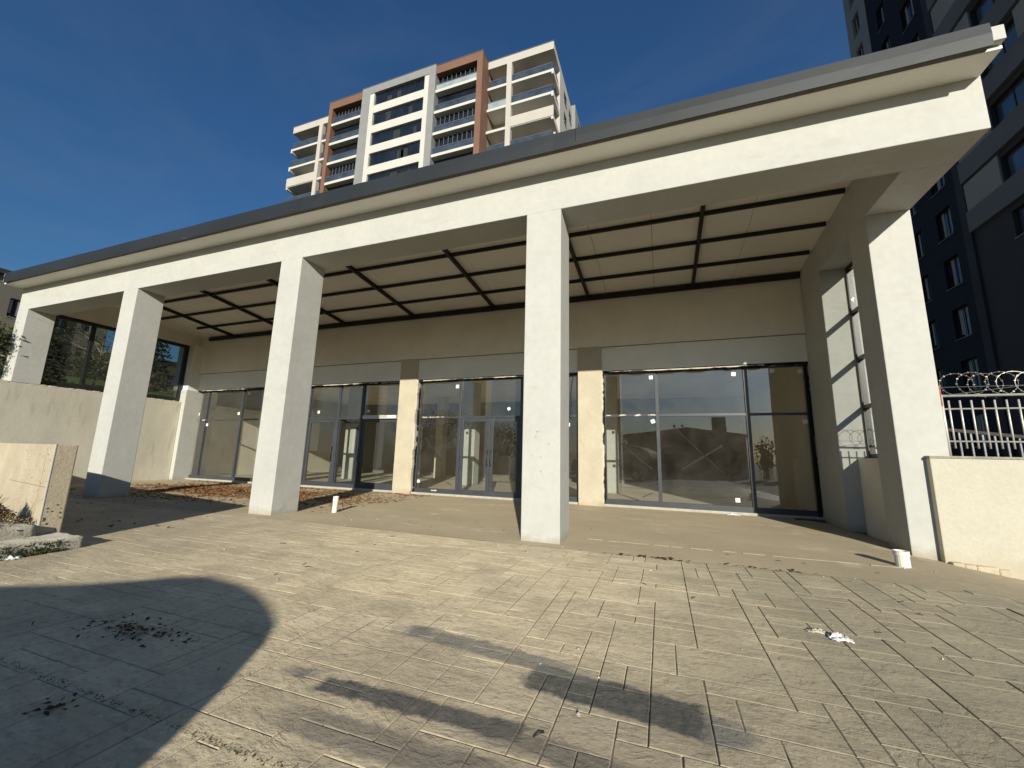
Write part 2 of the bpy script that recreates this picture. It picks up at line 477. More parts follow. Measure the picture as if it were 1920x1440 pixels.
M['leaf'] = mat("leaf_green", (0.05, 0.075, 0.022), 0.7, 0.5, 1.6)
M['leaf_con'] = mat("needle_green", (0.020, 0.034, 0.020), 0.8, 0.5, 1.5)
M['leaf_yel'] = mat("olive_leaf", (0.085, 0.10, 0.025), 0.7, 0.5, 2.2)
M['grass'] = mat("grass", (0.10, 0.135, 0.03), 0.9, 0.35, 1.4, 0.8, 30)
M['blade'] = mat("grass_blade", (0.115, 0.15, 0.035), 0.85, 0.4, 3)
M['moss'] = mat("moss", (0.075, 0.085, 0.028), 0.95, 0.5, 9)
M['weed'] = mat("dry_weed", (0.15, 0.105, 0.05), 0.9, 0.5, 9)
M['soil'] = mat("bare_earth", (0.26, 0.22, 0.16), 0.95, 0.2, 0.5, 0.6, 12)
M['asphalt'] = mat("asphalt", (0.055, 0.055, 0.055), 0.9, 0.2, 0.8, 0.4, 60)
M['brickhouse'] = mat("house_render", (0.20, 0.16, 0.12), 0.9, 0.12, 0.6)
M['rooftile'] = mat("brown_roof", (0.15, 0.09, 0.06), 0.9, 0.2, 1.2)
M['paint'] = mat("van_paint", (0.012, 0.012, 0.013), 0.75, 0.03, 1)
M['rubber'] = mat("rubber", (0.02, 0.02, 0.02), 0.85)
M['smudge'] = mat("pencil_smudge", (0.36, 0.345, 0.31), 0.9, 0.25, 20)

# ------------------------------------------------------------------ object helpers
ORG = {}          # object -> world origin


def tag(o, label=None, cat=None, group=None, kind=None):
    if label:
        o["label"] = label
    if cat:
        o["category"] = cat
    if group:
        o["group"] = group
    if kind:
        o["kind"] = kind
    return o


def thing(name, loc, label, cat, group=None):
    o = bpy.data.objects.new(name, None)
    o.empty_display_size = 0.2
    o.location = loc
    COL.objects.link(o)
    ORG[o] = Vector(loc)
    return tag(o, label, cat, group)


class MB:
    def __init__(s):
        s.v, s.f = [], []

    def add(s, vs, fs):
        n = len(s.v)
        s.v += [tuple(p) for p in vs]
        s.f += [tuple(i + n for i in f) for f in fs]
        return s

    def box(s, x0, x1, y0, y1, z0, z1):
        vs = [(x, y, z) for z in (z0, z1) for y in (y0, y1) for x in (x0, x1)]
        return s.add(vs, [(0, 2, 3, 1), (4, 5, 7, 6), (0, 1, 5, 4), (2, 6, 7, 3), (0, 4, 6, 2), (1, 3, 7, 5)])

    def hexa(s, p):       # 8 points, bottom ring then top ring, counter-clockwise seen from above
        return s.add(p, [(3, 2, 1, 0), (4, 5, 6, 7), (0, 1, 5, 4), (1, 2, 6, 5), (2, 3, 7, 6), (3, 0, 4, 7)])

    def prism(s, poly, a, b, axis='z'):
        n = len(poly)
        def P(p, t):
            return {'z': (p[0], p[1], t), 'y': (p[0], t, p[1]), 'x': (t, p[0], p[1])}[axis]
        vs = [P(p, a) for p in poly] + [P(p, b) for p in poly]
        fs = [tuple(range(n))[::-1], tuple(range(n, 2 * n))] + [(i, (i + 1) % n, n + (i + 1) % n, n + i) for i in range(n)]
        return s.add(vs, fs)

    def tube(s, pts, radii, n=8, closed_ends=True):
        pts = [Vector(p) for p in pts]
        if not isinstance(radii, (list, tuple)):
            radii = [radii] * len(pts)
        rings = []
        ref = None
        for i, p in enumerate(pts):
            t = (pts[min(i + 1, len(pts) - 1)] - pts[max(i - 1, 0)]).normalized()
            if ref is None:
                ref = Vector((0, 0, 1)) if abs(t.z) < 0.9 else Vector((1, 0, 0))
            a = t.cross(ref).normalized()
            b_ = t.cross(a).normalized()
            ref = b_.cross(t).normalized() if b_.cross(t).length > 0.1 else ref
            ref = a.cross(t).normalized()
            rings.append([p + radii[i] * (math.cos(2 * math.pi * k / n) * a + math.sin(2 * math.pi * k / n) * b_) for k in range(n)])
        vs = [q for r_ in rings for q in r_]
        fs = []
        for i in range(len(pts) - 1):
            for k in range(n):
                fs.append((i * n + k, i * n + (k + 1) % n, (i + 1) * n + (k + 1) % n, (i + 1) * n + k))
        if closed_ends:
            fs.append(tuple(range(n))[::-1])
            fs.append(tuple((len(pts) - 1) * n + k for k in range(n)))
        return s.add(vs, fs)

    def build(s, name, m, parent=None, bevel=0.0, smooth=False, segs=2):
        o0 = ORG.get(parent, Vector((0, 0, 0))) if parent else Vector((0, 0, 0))
        me = bpy.data.meshes.new(name)
        me.from_pydata([(x - o0.x, y - o0.y, z - o0.z) for x, y, z in s.v], [], s.f)
        me.materials.append(M[m] if isinstance(m, str) else m)
        if smooth:
            for p in me.polygons:
                p.use_smooth = True
        me.update()
        o = bpy.data.objects.new(name, me)
        COL.objects.link(o)
        if parent:
            o.parent = parent
        ORG[o] = o0
        if bevel:
            bm = o.modifiers.new("bevel", 'BEVEL')
            bm.width = bevel
            bm.segments = segs
            bm.limit_method = 'ANGLE'
        return o


def box(name, m, parent, x0, x1, y0, y1, z0, z1, bevel=0.0):
    return MB().box(x0, x1, y0, y1, z0, z1).build(name, m, parent, bevel)


def gz(x):
    """paving level: flat, falling away to the right beyond the end column"""
    if x < 4.9:
        return 0.0
    return -0.20 * (x - 4.9) ** 2 / ((x - 4.9) + 0.7)


# ------------------------------------------------------------------ the setting: ground
g = MB()
xs = [-400, -120, -60, -40, -25, -18, 19, 60, 150, 400]
ys = [-400, -150, -60, -30, -12, 20, 60, 150, 400, 900]
vs = [(x, y, -0.35 if (-30 < x < 40 and -20 < y < 40) else -0.35) for y in ys for x in xs]
fs = [(j * 10 + i, j * 10 + i + 1, (j + 1) * 10 + i + 1, (j + 1) * 10 + i) for j in range(9) for i in range(9)]
g.add(vs, fs)
tag(g.build("ground", 'soil'), kind='structure')

# bed of the paving (joints show it), gently uneven so that some joints are full of dust
PX0, PX1, PY0, PY1 = -11.1, 8.1, -7.65, -0.27


def sheet(x0, x1, y0, y1, st, zf):
    nx, ny = int((x1 - x0) / st) + 1, int((y1 - y0) / st) + 1
    vs = []
    for j in range(ny + 1):
        for i in range(nx + 1):
            x, y = x0 + (x1 - x0) * i / nx, y0 + (y1 - y0) * j / ny
            vs.append((x, y, zf(x, y)))
    fs = [(j * (nx + 1) + i, j * (nx + 1) + i + 1, (j + 1) * (nx + 1) + i + 1, (j + 1) * (nx + 1) + i) for j in range(ny) for i in range(nx)]
    return MB().add(vs, fs)


def bedz(x, y):
    n = noise.noise((x * 0.75, y * 0.75, 3.3)) + 0.6 * noise.noise((x * 2.1, y * 2.1, 8)) + 0.7 * noise.noise((x * 6.3, y * 6.3, 2))
    full = 0.5 if x < 0.4 else (0.0 if x > 1.8 else 0.5 * (1.8 - x) / 1.4)
    return gz(x) - 0.011 + min(0.0078, max(0.0, 0.011 * (n * 0.9 + 0.32 + full)))


paving = tag(sheet(PX0 - 0.05, PX1, PY0, PY1 + 0.01, 0.07, bedz).build("paving", 'bed'), kind='structure')
ORG[paving] = Vector((0, 0, 0))
# wide paved yard behind the viewer
tag(sheet(-40, 40, -60, PY0 - 0.004, 4, lambda x, y: -0.02 + (gz(x) if x < 9 else gz(9))).build("yard_pavement", 'apron'), kind='structure')
# trowelled apron under the canopy
apron = tag(sheet(-16.6, 14, PY1 + 0.012, 5.32, 0.35, lambda x, y: gz(x) - 0.002 + 0.004 * noise.noise((x * 0.6, y * 0.6, 1))).build("apron", 'apron'), kind='structure')
tag(sheet(-16.6, PX0 - 0.06, -7.65, PY1 + 0.01, 0.8, lambda x, y: -0.012).build("side_yard", 'apron'), kind='structure')
tag(sheet(8.11, 14, -7.65, PY1 + 0.01, 0.8, lambda x, y: gz(x) - 0.012).build("side_ramp", 'apron'), kind='structure')

scar = MB()
rq = random.Random(8)
xx = 0.9
while xx < 4.7:
    l_ = rq.uniform(0.15, 0.5)
    y_ = 0.59 + 0.02 * noise.noise((xx * 1.3, 0, 0))
    scar.box(xx, xx + l_, y_ - rq.uniform(0.004, 0.010), y_ + rq.uniform(0.003, 0.009), -0.004, 0.006)
    xx += l_ + rq.uniform(0.0, 0.12)
scar.build("mortar_line", 'scar', apron)
# random ashlar stamp pattern
MODU = 0.14
NX, NY = int((PX1 - PX0) / MODU), int((PY1 - PY0) / MODU)
grid = [[False] * NX for _ in range(NY)]
SIZES = [(2, 3), (3, 2), (2, 4), (3, 3), (2, 5), (3, 4), (4, 2), (2, 2), (4, 3), (3, 5), (1, 3), (1, 2), (2, 6), (3, 1), (2, 1)]
WTS = [8, 8, 5, 7, 2.5, 4, 6, 7, 5, 2, 2, 3, 0.7, 2, 3]
rects = []
rp = random.Random(5)


def try_put(i, j, a, b_):
    if i < 0 or j < 0 or i + a > NX or j + b_ > NY or any(grid[j + q][i + p] for p in range(a) for q in range(b_)):
        return False
    for p in range(a):
        for q in range(b_):
            grid[j + q][i + p] = True
    rects.append((PX0 + i * MODU, PX0 + (i + a) * MODU, PY1 - (j + b_) * MODU, PY1 - j * MODU, a, b_))
    return True


# stones are dropped in at random, then the gaps are filled with whatever fits
for _ in range(NX * NY):
    a, b_ = rp.choices(SIZES, WTS)[0]
    try_put(rp.randrange(NX), rp.randrange(NY), a, b_)
for (a, b_) in ((3, 3), (2, 4), (3, 2), (2, 3), (2, 2), (1, 4), (1, 3), (3, 1), (1, 2), (2, 1), (1, 1)):
    for j in range(NY):
        for i in range(NX):
            if not grid[j][i]:
                try_put(i, j, a, b_)
pm = {}


def paver_mesh(w_, l_):
    k = (round(w_, 3), round(l_, 3))
    if k in pm:
        return pm[k]
    a, c, ch, dp = w_ / 2 - 0.0028, l_ / 2 - 0.0028, 0.004, 0.0032
    vs = [(-a, -c, -0.03), (a, -c, -0.03), (a, c, -0.03), (-a, c, -0.03), (-a, -c, -dp), (a, -c, -dp), (a, c, -dp), (-a, c, -dp),
          (-a + ch, -c + ch, 0), (a - ch, -c + ch, 0), (a - ch, c - ch, 0), (-a + ch, c - ch, 0)]
    fs = [(8, 9, 10, 11)] + [(q, (q + 1) % 4, 4 + (q + 1) % 4, 4 + q) for q in range(4)] + [(4 + q, 4 + (q + 1) % 4, 8 + (q + 1) % 4, 8 + q) for q in range(4)]
    me = bpy.data.meshes.new("paver")
    me.from_pydata(vs, [], fs)
    me.materials.append(M['paver'])
    me.update()
    pm[k] = me
    return me


cand = []
for rc in rects:
    x0, x1, y0, y1, a, b_ = rc
    cx, cy = (x0 + x1) / 2, (y0 + y1) / 2
    pr = project((cx, cy, gz(cx)))
    vis = pr is not None and -40 < pr[0] < 1960 and pr[1] < 1500
    size = (x1 - x0) * (y1 - y0) / pr[2] ** 3 if vis else 0
    cand.append((size, rc))
cand.sort(key=lambda t: -t[0])
rest = MB()
for n_, (size, (x0, x1, y0, y1, a, b_)) in enumerate(cand):
    cx, cy = (x0 + x1) / 2, (y0 + y1) / 2
    dz = rp.uniform(-0.0016, 0.0010)
    sl = (gz(cx + 0.1) - gz(cx - 0.1)) / 0.2
    e = Euler((rp.gauss(0, 0.0022), -math.atan(sl) + rp.gauss(0, 0.0022), rp.gauss(0, 0.004)))
    me = paver_mesh(x1 - x0, y1 - y0)
    if size > 0 and n_ < 300:
        o = bpy.data.objects.new("paver", me)
        o.location = (cx, cy, gz(cx) + dz)
        o.rotation_euler = e
        o.parent = paving
        COL.objects.link(o)
    else:
        mt = Matrix.Translation((cx, cy, gz(cx) + dz)) @ e.to_matrix().to_4x4()
        rest.add([mt @ v.co for v in me.vertices], [tuple(p.vertices) for p in me.polygons])
tag(rest.build("far_pavers", 'paver', paving), kind='stuff')

# terrain beside the arcade
lb = MB()
for j in range(31):
    for i in range(25):
        x = -16.75 - i * 1.4
        y = -8 + j * 1.6
        z = 2.98 + 0.16 * (-16.75 - x) * (1 if x > -34 else 34 / abs(x) * 0.9) * min(1, max(0, (y + 6) / 6)) + 0.15 * noise.noise((x * 0.2, y * 0.2, 0))
        lb.v.append((x, y, (z if i > 0 else 2.98) if y > -1.4 else -0.3))
for j in range(30):
    for i in range(24):
        lb.f.append((j * 25 + i, (j + 1) * 25 + i, (j + 1) * 25 + i + 1, j * 25 + i + 1))
tag(lb.build("grass_bank", 'grass', smooth=True), kind='structure')
rb = MB().box(5.98, 60, 1.9, 70, -0.34, 1.22)
tag(rb.build("terrace", 'asphalt'), kind='structure')

# ------------------------------------------------------------------ the arcade building
H = 5.316
bld = thing("shop_building", (-5.5, 3, 0), "long white arcade with square columns and glazed shopfronts, unfinished, dark metal roof edge", "building")
CX = [-16.7, -11.3, -5.66, 0.0]
for x in CX[1:]:
    box("column", 'plaster', bld, x, x + 0.6, 0, 0.632, -0.03, H + 0.004, 0.012)
box("column", 'plaster', bld, -16.7, -16.1, 0, 0.632, 3.06, H + 0.004, 0.012)
box("column", 'plaster', bld, 5.352, 5.948, 1.752, 2.385, -0.3, H + 0.004, 0.012)
fb = MB().box(-16.7, 5.95, 0.002, 0.63, H, 6.26).build("front_beam", 'plaster', bld, 0.010)
# builder's pencil marks on the middle column
sm = MB()
rs = random.Random(3)
for (u, zc, wd, ht) in ((0.25, 1.62, 0.09, 0.06), (0.22, 1.58, 0.03, 0.10), (0.30, 1.22, 0.03, 0.05), (0.31, 0.98, 0.035, 0.07), (0.30, 1.02, 0.02, 0.02), (0.42, 1.42, 0.05, 0.03), (0.16, 1.25, 0.02, 0.015)):
    for _ in range(5):
        a0 = rs.uniform(0, 6.28)
        x, z = u + rs.gauss(0, wd * 0.25), zc + rs.gauss(0, ht * 0.3)
        dx, dz = math.cos(a0) * wd * 0.3, math.sin(a0) * ht * 0.3
        nx_, nz_ = -math.sin(a0) * 0.0022, math.cos(a0) * 0.0022
        sm.add([(x - dx - nx_, -0.0015, z - dz - nz_), (x + dx - nx_, -0.0015, z + dz - nz_), (x + dx + nx_, -0.0015, z + dz + nz_), (x - dx + nx_, -0.0015, z - dz + nz_)], [(0, 1, 2, 3)])
sm.build("pencil_mark", 'smudge', bld)
# side beams and the piers that carry the side windows
box("side_beam", 'plaster', bld, 5.354, 5.946, 0.631, 5.3, H + 0.002, 6.26, 0.006)
box("side_beam", 'render', bld, -16.9, -16.2, 0.633, 5.2, 5.42, 6.26, 0.006)
box("side_pier", 'plaster', bld, 5.351, 6.0, 3.9, 5.32, -0.05, H + 0.0015, 0.006)
box("end_pilaster", 'plaster', bld, -16.5, -15.93, 4.66, 5.36, -0.03, 3.55, 0.02)
box("side_pier", 'lintel', bld, -16.9, -15.95, 4.70, 5.36, 3.551, 5.43, 0.006)
# back wall above the shopfronts, lintel strip, pilasters
box("upper_wall", 'render', bld, -16.9, 5.35, 5.06, 5.45, 4.27, 6.2, 0.008)
box("lintel", 'lintel', bld, -16.13, 5.35, 5.11, 5.44, 3.60, 4.268)
PIL = [-11.72, -6.0, -0.10]
for x in PIL:
    box("pilaster", 'pilaster', bld, x, x + 0.65, 5.045, 5.45, -0.03, 4.30, 0.012)
box("shadow_line_strip", 'gap', bld, -16.1, 5.34, 5.055, 5.07, 4.262, 4.272)  # dark strip in place of the shadow line under the projecting upper wall
box("threshold", 'plaster', bld, -16.13, 5.352, 5.13, 5.40, -0.02, 0.055, 0.006)
# interior
box("interior_floor", 'intfloor', bld, -17.2, 5.9, 5.401, 15.2, -0.05, 0.03)
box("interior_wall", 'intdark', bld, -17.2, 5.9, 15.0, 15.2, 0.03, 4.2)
box("interior_wall", 'intwall', bld, -17.3, -16.95, 5.46, 15.0, 0.03, 4.2)
box("interior_wall", 'intwall', bld, 5.62, 5.9, 5.46, 15.0, 0.03, 4.2)
box("interior_ceiling", 'render', bld, -17.3, 5.9, 5.452, 15.2, 4.2, 4.35)
for x in (-11.6, -5.65, -0.05):
    box("interior_column", 'plaster', bld, x, x + 0.6, 8.95, 9.45, 0.03, 4.2, 0.01)
box("interior_column", 'intwall', bld, -8.9, -8.5, 12.4, 12.9, 0.03, 4.2, 0.01)
box("interior_column", 'intwall', bld, -3.0, -2.5, 13.0, 13.5, 0.03, 4.2, 0.01)
# roof: ceiling panels on purlins, slab, gutter, fascia
def cz(y):
    return 6.235 - 0.105 * (y - 0.65)
ceil = MB()
px = [-16.3, -13.4, -10.45, -8.05, -5.2, -2.4, 0.72, 2.0, 3.9, 5.353]
roof = MB().hexa([(-16.35, 0.632, cz(0.632) + 0.10), (5.353, 0.632, cz(0.632) + 0.10), (5.353, 5.06, cz(5.06) + 0.10), (-16.35, 5.06, cz(5.06) + 0.10),
                  (-16.35, 0.632, 6.42), (5.353, 0.632, 6.42), (5.353, 5.06, 6.40), (-16.35, 5.06, 6.40)]).build("roof_slab", 'gutter', bld)
for a, b_ in zip(px[:-1], px[1:]):
    MB().hexa([(a + 0.004, 0.634, cz(0.634) + 0.05), (b_ - 0.004, 0.634, cz(0.634) + 0.05), (b_ - 0.004, 5.058, cz(5.058) + 0.05), (a + 0.004, 5.058, cz(5.058) + 0.05),
               (a + 0.004, 0.634, cz(0.634) + 0.098), (b_ - 0.004, 0.634, cz(0.634) + 0.098), (b_ - 0.004, 5.058, cz(5.058) + 0.098), (a + 0.004, 5.058, cz(5.058) + 0.098)]).build("ceiling_panel", 'ceilpanel', roof)
for y, wd in ((1.22, 0.055), (2.17, 0.055), (3.12, 0.055), (4.12, 0.055)):
    MB().box(-15.9 + (0.9 if y > 4 else 0), 5.30, y - wd / 2, y + wd / 2, cz(y) - 0.03, cz(y) + 0.05).build("purlin", 'steel', roof)
for x in (2.96, 0.22, -2.72, -5.62, -8.5, -11.35, -14.2):
    MB().hexa([(x - 0.036, 0.64, cz(0.64) - 0.05), (x + 0.036, 0.64, cz(0.64) - 0.05), (x + 0.036, 5.0, cz(5.0) - 0.05), (x - 0.036, 5.0, cz(5.0) - 0.05),
               (x - 0.036, 0.64, cz(0.64) + 0.048), (x + 0.036, 0.64, cz(0.64) + 0.048), (x + 0.036, 5.0, cz(5.0) + 0.048), (x - 0.036, 5.0, cz(5.0) + 0.048)]).build("rafter", 'steel', roof)
box("wall_plate", 'steel', roof, -15.6, 5.33, 4.97, 5.058, 5.66, 5.80)
box("soffit", 'soffit', bld, -16.75, 5.93, -0.385, 0.30, 6.045, 6.09, 0.004)
box("roof_deck", 'gutter', bld, -16.72, 5.92, -0.45, 0.64, 6.262, 6.30)
box("roof_deck", 'gutter', bld, 5.345, 5.93, 0.641, 5.5, 6.262, 6.43)
box("roof_deck", 'gutter', bld, -16.9, -16.352, 0.641, 5.5, 6.262, 6.43)
box("roof_deck", 'gutter', bld, -16.72, 5.92, 0.30, 0.631, 6.301, 6.43)
box("roof_deck", 'gutter', bld, -16.9, 5.93, 5.061, 5.5, 6.201, 6.26)
box("gutter", 'gutter', bld, -16.5, 5.78, -0.475, -0.387, 6.05, 6.10)
fas = [-16.55, -10.4, -4.75, 0.94, 5.80]
fa = thing
for a, b_ in zip(fas[:-1], fas[1:]):
    n = max(2, int((b_ - a) / 0.35))
    mbf = MB()
    ring = []
    for i in range(n + 1):
        x = a + 0.003 + (b_ - a - 0.006) * i / n
        wv = 0.006 * noise.noise((x * 0.9, 0, 5)) + 0.003 * noise.noise((x * 2.7, 0, 9))
        if x > 3.4:
            wv += 0.003 * math.sin(x * 3.1) * (x - 3.4) / 2.4
        ring.append([(x, -0.478 + wv, 6.035), (x, -0.487 + wv * 1.6, 6.19), (x, -0.481 + wv, 6.335), (x, -0.44, 6.35), (x, -0.44, 6.05)])
    mbf.v = [p for r_ in ring for p in r_]
    for i in range(n):
        for k in range(5):
            mbf.f.append((i * 5 + k, (i + 1) * 5 + k, (i + 1) * 5 + (k + 1) % 5, i * 5 + (k + 1) % 5))
    mbf.f += [(0, 1, 2, 3, 4), tuple(n * 5 + k for k in (4, 3, 2, 1, 0))]
    mbf.build("fascia_panel", 'fascia', bld)
box("roof_end_cap", 'plaster', bld, 5.805, 5.925, -0.468, 0.3, 6.10, 6.29, 0.006)
box("roof_end_cap", 'galv', bld, -16.60, -16.555, -0.47, 0.3, 6.06, 6.34)


# ragged mounting foam and gaps round the frames
def ragged(name, m, p0, p1, wmin, wmax, y0, y1, seed, horizontal=True, step=0.06, both=False):
    r_ = random.Random(seed)
    L_ = math.dist(p0, p1)
    n = max(3, int(L_ / step))
    top, bot = [], []
    wcur = r_.uniform(wmin, wmax)
    for i in range(n + 1):
        t = i / n
        wcur = min(wmax, max(wmin, wcur + r_.gauss(0, (wmax - wmin) * 0.35)))
        x = p0[0] + (p1[0] - p0[0]) * t
        z = p0[1] + (p1[1] - p0[1]) * t
        if horizontal:
            top.append((x, z + (wcur * 0.5 if both else 0)))
            bot.append((x, z - wcur))
        else:
            top.append((x - (wcur * 0.5 if both else 0), z))
            bot.append((x + wcur, z))
    vs, fs = [], []
    for i in range(n + 1):
        for (q, yy) in ((top[i], y0), (bot[i], y0), (top[i], y1), (bot[i], y1)):
            vs.append((q[0], yy, q[1]))
    for i in range(n):
        a, c = i * 4, (i + 1) * 4
        fs += [(a, a + 1, c + 1, c), (a + 1, a + 3, c + 3, c + 1), (a, c, c + 2, a + 2)]
    return MB().add(vs, fs).build(name, m, bld)


# ------------------------------------------------------------------ shopfronts
GY0, GY1 = 5.25, 5.32     # frame depth
def shopfront(name, x0, x1, cols, transom_cols, z0=0.06, z1=3.58, ztr=2.38, skip=()):
    """cols: x of the mullions; glass in every cell that is not skipped"""
    sf = box(name, 'frame', bld, x0, x1, GY0, GY1, z0, z0 + 0.12)
    box("head", 'frame', sf, x0, x1, GY0, GY1, z1 - 0.06, z1 + 0.03)
    edges = [x0] + list(cols) + [x1]
    for i, x in enumerate(edges):
        wd = 0.035 if i in (0, len(edges) - 1) else 0.045
        a, c = (x, x + 0.07) if i == 0 else ((x - 0.07, x) if i == len(edges) - 1 else (x - wd, x + wd))
        box("mullion", 'frame', sf, a, c, GY0 - 0.012, GY1 + 0.01, z0 + 0.12, z1 - 0.06, 0.004)
    for i in range(len(edges) - 1):
        a = edges[i] + (0.07 if i == 0 else 0.045)
        c = edges[i + 1] - (0.07 if i == len(edges) - 2 else 0.045)
        box("transom", 'frame', sf, a, c, GY0, GY1, ztr - 0.03, ztr + 0.03)
        box("pane", 'glass', sf, a + 0.001, c - 0.001, 5.281, 5.289, ztr + 0.031, z1 - 0.061)
        if i not in skip:
            box("pane", 'glass', sf, a + 0.001, c - 0.001, 5.281, 5.289, z0 + 0.121, ztr - 0.031)
    return sf


def sticker(sf, x, z, s=0.095, rot=0.0):
    c_, s_ = math.cos(rot), math.sin(rot)
    pts = [(-s / 2, -s / 2), (s / 2, -s / 2), (s / 2, s / 2), (-s / 2, s / 2)]
    poly = [(x + a * c_ - b_ * s_, z + a * s_ + b_ * c_) for a, b_ in pts]
    MB().prism(poly, 5.278, 5.2805, 'y').build("sticker", 'sticker', sf)


def tape(sf, xa, za, xb, zb, wd=0.045, seed=0):
    r_ = random.Random(seed)
    d = Vector((xb - xa, zb - za)).normalized()
    nrm = Vector((-d.y, d.x))
    n = 14
    up_, dn_ = [], []
    for i in range(n + 1):
        t = i / n
        p = Vector((xa + (xb - xa) * t, za + (zb - za) * t))
        a = p + nrm * wd * r_.uniform(0.25, 0.6)
        b_ = p - nrm * wd * r_.uniform(0.25, 0.6)
        up_.append((a.x, a.y))
        dn_.append((b_.x, b_.y))
    MB().prism(up_ + dn_[::-1], 5.2785, 5.2805, 'y').build("tape_trace", 'tape', sf)


def foam_bits(sf, xa, xb, z, seed, n=7, mt='foam'):
    r_ = random.Random(seed)
    mb = MB()
    for _ in range(n):
        x = r_.uniform(xa, xb)
        l_ = r_.uniform(0.04, 0.22)
        h_ = r_.uniform(0.012, 0.035)
        y = GY0 - 0.014
        pts = [(x, z - h_), (x + l_ * 0.3, z - h_ * r_.uniform(0.2, 1)), (x + l_ * 0.7, z - h_ * r_.uniform(0.3, 1)), (x + l_, z), (x + l_ * 0.6, z + h_ * r_.uniform(0.3, 1)), (x + l_ * 0.2, z + h_ * r_.uniform(0.3, 0.9))]
        mb.prism(pts, y - r_.uniform(0, 0.012), y + 0.013, 'y')
    mb.build("foam_crumb", mt, sf)


sfR = shopfront("shopfront_right_bay", 0.56, 5.35, [1.96, 4.05], 3)
sfR.name = "shopfront"
for (x, z, r_) in ((1.83, 3.40, 0.02), (3.80, 3.40, -0.1), (4.64, 3.44, 0.05), (5.22, 3.40, 0), (1.84, 2.22, 0.4), (5.22, 2.20, 0.1), (3.70, 0.32, 0.03)):
    sticker(sfR, x, z, 0.10, r_)
tape(sfR, 2.32, 2.10, 3.40, 0.96, 0.022, 1)
tape(sfR, 2.50, 1.00, 3.45, 1.62, 0.05, 2)
tape(sfR, 0.98, 1.65, 1.78, 0.98, 0.04, 3)
tape(sfR, 0.93, 1.2, 1.06, 0.95, 0.035, 4)
foam_bits(sfR, 0.62, 1.85, 2.385, 5, 8)
foam_bits(sfR, 2.0, 5.2, 3.56, 6, 5)
for x in (2.36, 2.55):
    MB().prism([(x + 0.035 * math.cos(k * 1.047), 2.10 + 0.035 * math.sin(k * 1.047)) for k in range(6)], 5.277, 5.2805, 'y').build("sucker_mark", 'gap', sfR)

sfC = shopfront("shopfront", -5.34, -0.11, [-3.84, -1.80], 3, skip=(1,))
sticker(sfC, -3.98, 3.36, 0.11)
sticker(sfC, -2.22, 2.62, 0.09, 0.4)
sticker(sfC, -0.42, 2.14, 0.10)
sticker(sfC, -5.20, 0.38, 0.09)
tape(sfC, -5.05, 1.75, -4.45, 1.05, 0.05, 8)
foam_bits(sfC, -5.2, -3.95, 2.39, 9, 8)
foam_bits(sfC, -4.9, -4.4, 0.13, 10, 3)
foam_bits(sfC, -5.25, -1.6, 3.57, 12, 6)
MB().tube([(-0.28, 5.24, 3.5), (-0.32, 5.22, 3.2), (-0.35, 5.22, 2.8), (-0.36, 5.22, 2.3)], 0.014, 6).build("hanging_cable", 'blackframe', sfC)

sfM = shopfront("shopfront", -11.07, -6.0, [-9.98, -8.62, -7.60], 4, skip=(1, 2, 3))
sfM.name = "shopfront"
sticker(sfM, -9.55, 2.62, 0.10)
sticker(sfM, -7.35, 2.62, 0.09)
sfL = shopfront("shopfront", -16.13, -11.72, [-15.47, -13.45], 3)
for (x, z) in ((-15.95, 2.62), (-13.62, 2.62), (-15.35, 2.18), (-13.2, 3.42), (-16.0, 0.32)):
    sticker(sfL, x, z, 0.11)
foam_bits(sfL, -16.05, -15.55, 2.37, 15, 5)


def door(name, xa, xb, hinge, angle, handle_side, closer=False, kick=0.0, z0=0.07, z1=2.34, gl='doorglass'):
    """one leaf; built closed in the plane y = 5.285 and turned about its hinge"""
    hx = xa if hinge < 0 else xb
    d = bpy.data.objects.new(name, None)
    d.empty_display_size = 0.1
    d.parent = bld
    d.location = Vector((hx, 5.285, 0)) - ORG[bld]
    d.rotation_euler = (0, 0, R(angle))
    COL.objects.link(d)
    ORG[d] = Vector((hx, 5.285, 0))
    st = 0.10
    box("stile", 'frame', d, xa, xa + st, 5.257, 5.313, z0, z1, 0.004)
    box("stile", 'frame', d, xb - st, xb, 5.257, 5.313, z0, z1, 0.004)
    box("rail", 'frame', d, xa + st, xb - st, 5.259, 5.311, z1 - 0.10, z1)
    box("rail", 'frame', d, xa + st, xb - st, 5.259, 5.311, z0, z0 + 0.13 + kick)
    box("pane", gl, d, xa + st + 0.001, xb - st - 0.001, 5.281, 5.289, z0 + 0.131 + kick, z1 - 0.101)
    hxx = xb - st / 2 if handle_side > 0 else xa + st / 2
    MB().tube([(hxx, 5.258, 0.92), (hxx - 0.005, 5.20, 0.94), (hxx - 0.01, 5.19, 1.15), (hxx, 5.20, 1.36), (hxx, 5.258, 1.38)], 0.013, 8).build("handle", 'blackframe', d, smooth=True)
    if closer:
        MB().box(xa + 0.06, xb - 0.05, 5.17, 5.25, z1 + 0.01, z1 + 0.13).build("closer", 'galv', d)
        MB().box(xb - 0.42, xb - 0.09, 5.164, 5.169, z1 + 0.035, z1 + 0.115).build("closer_label", 'sticker', d)
    return d


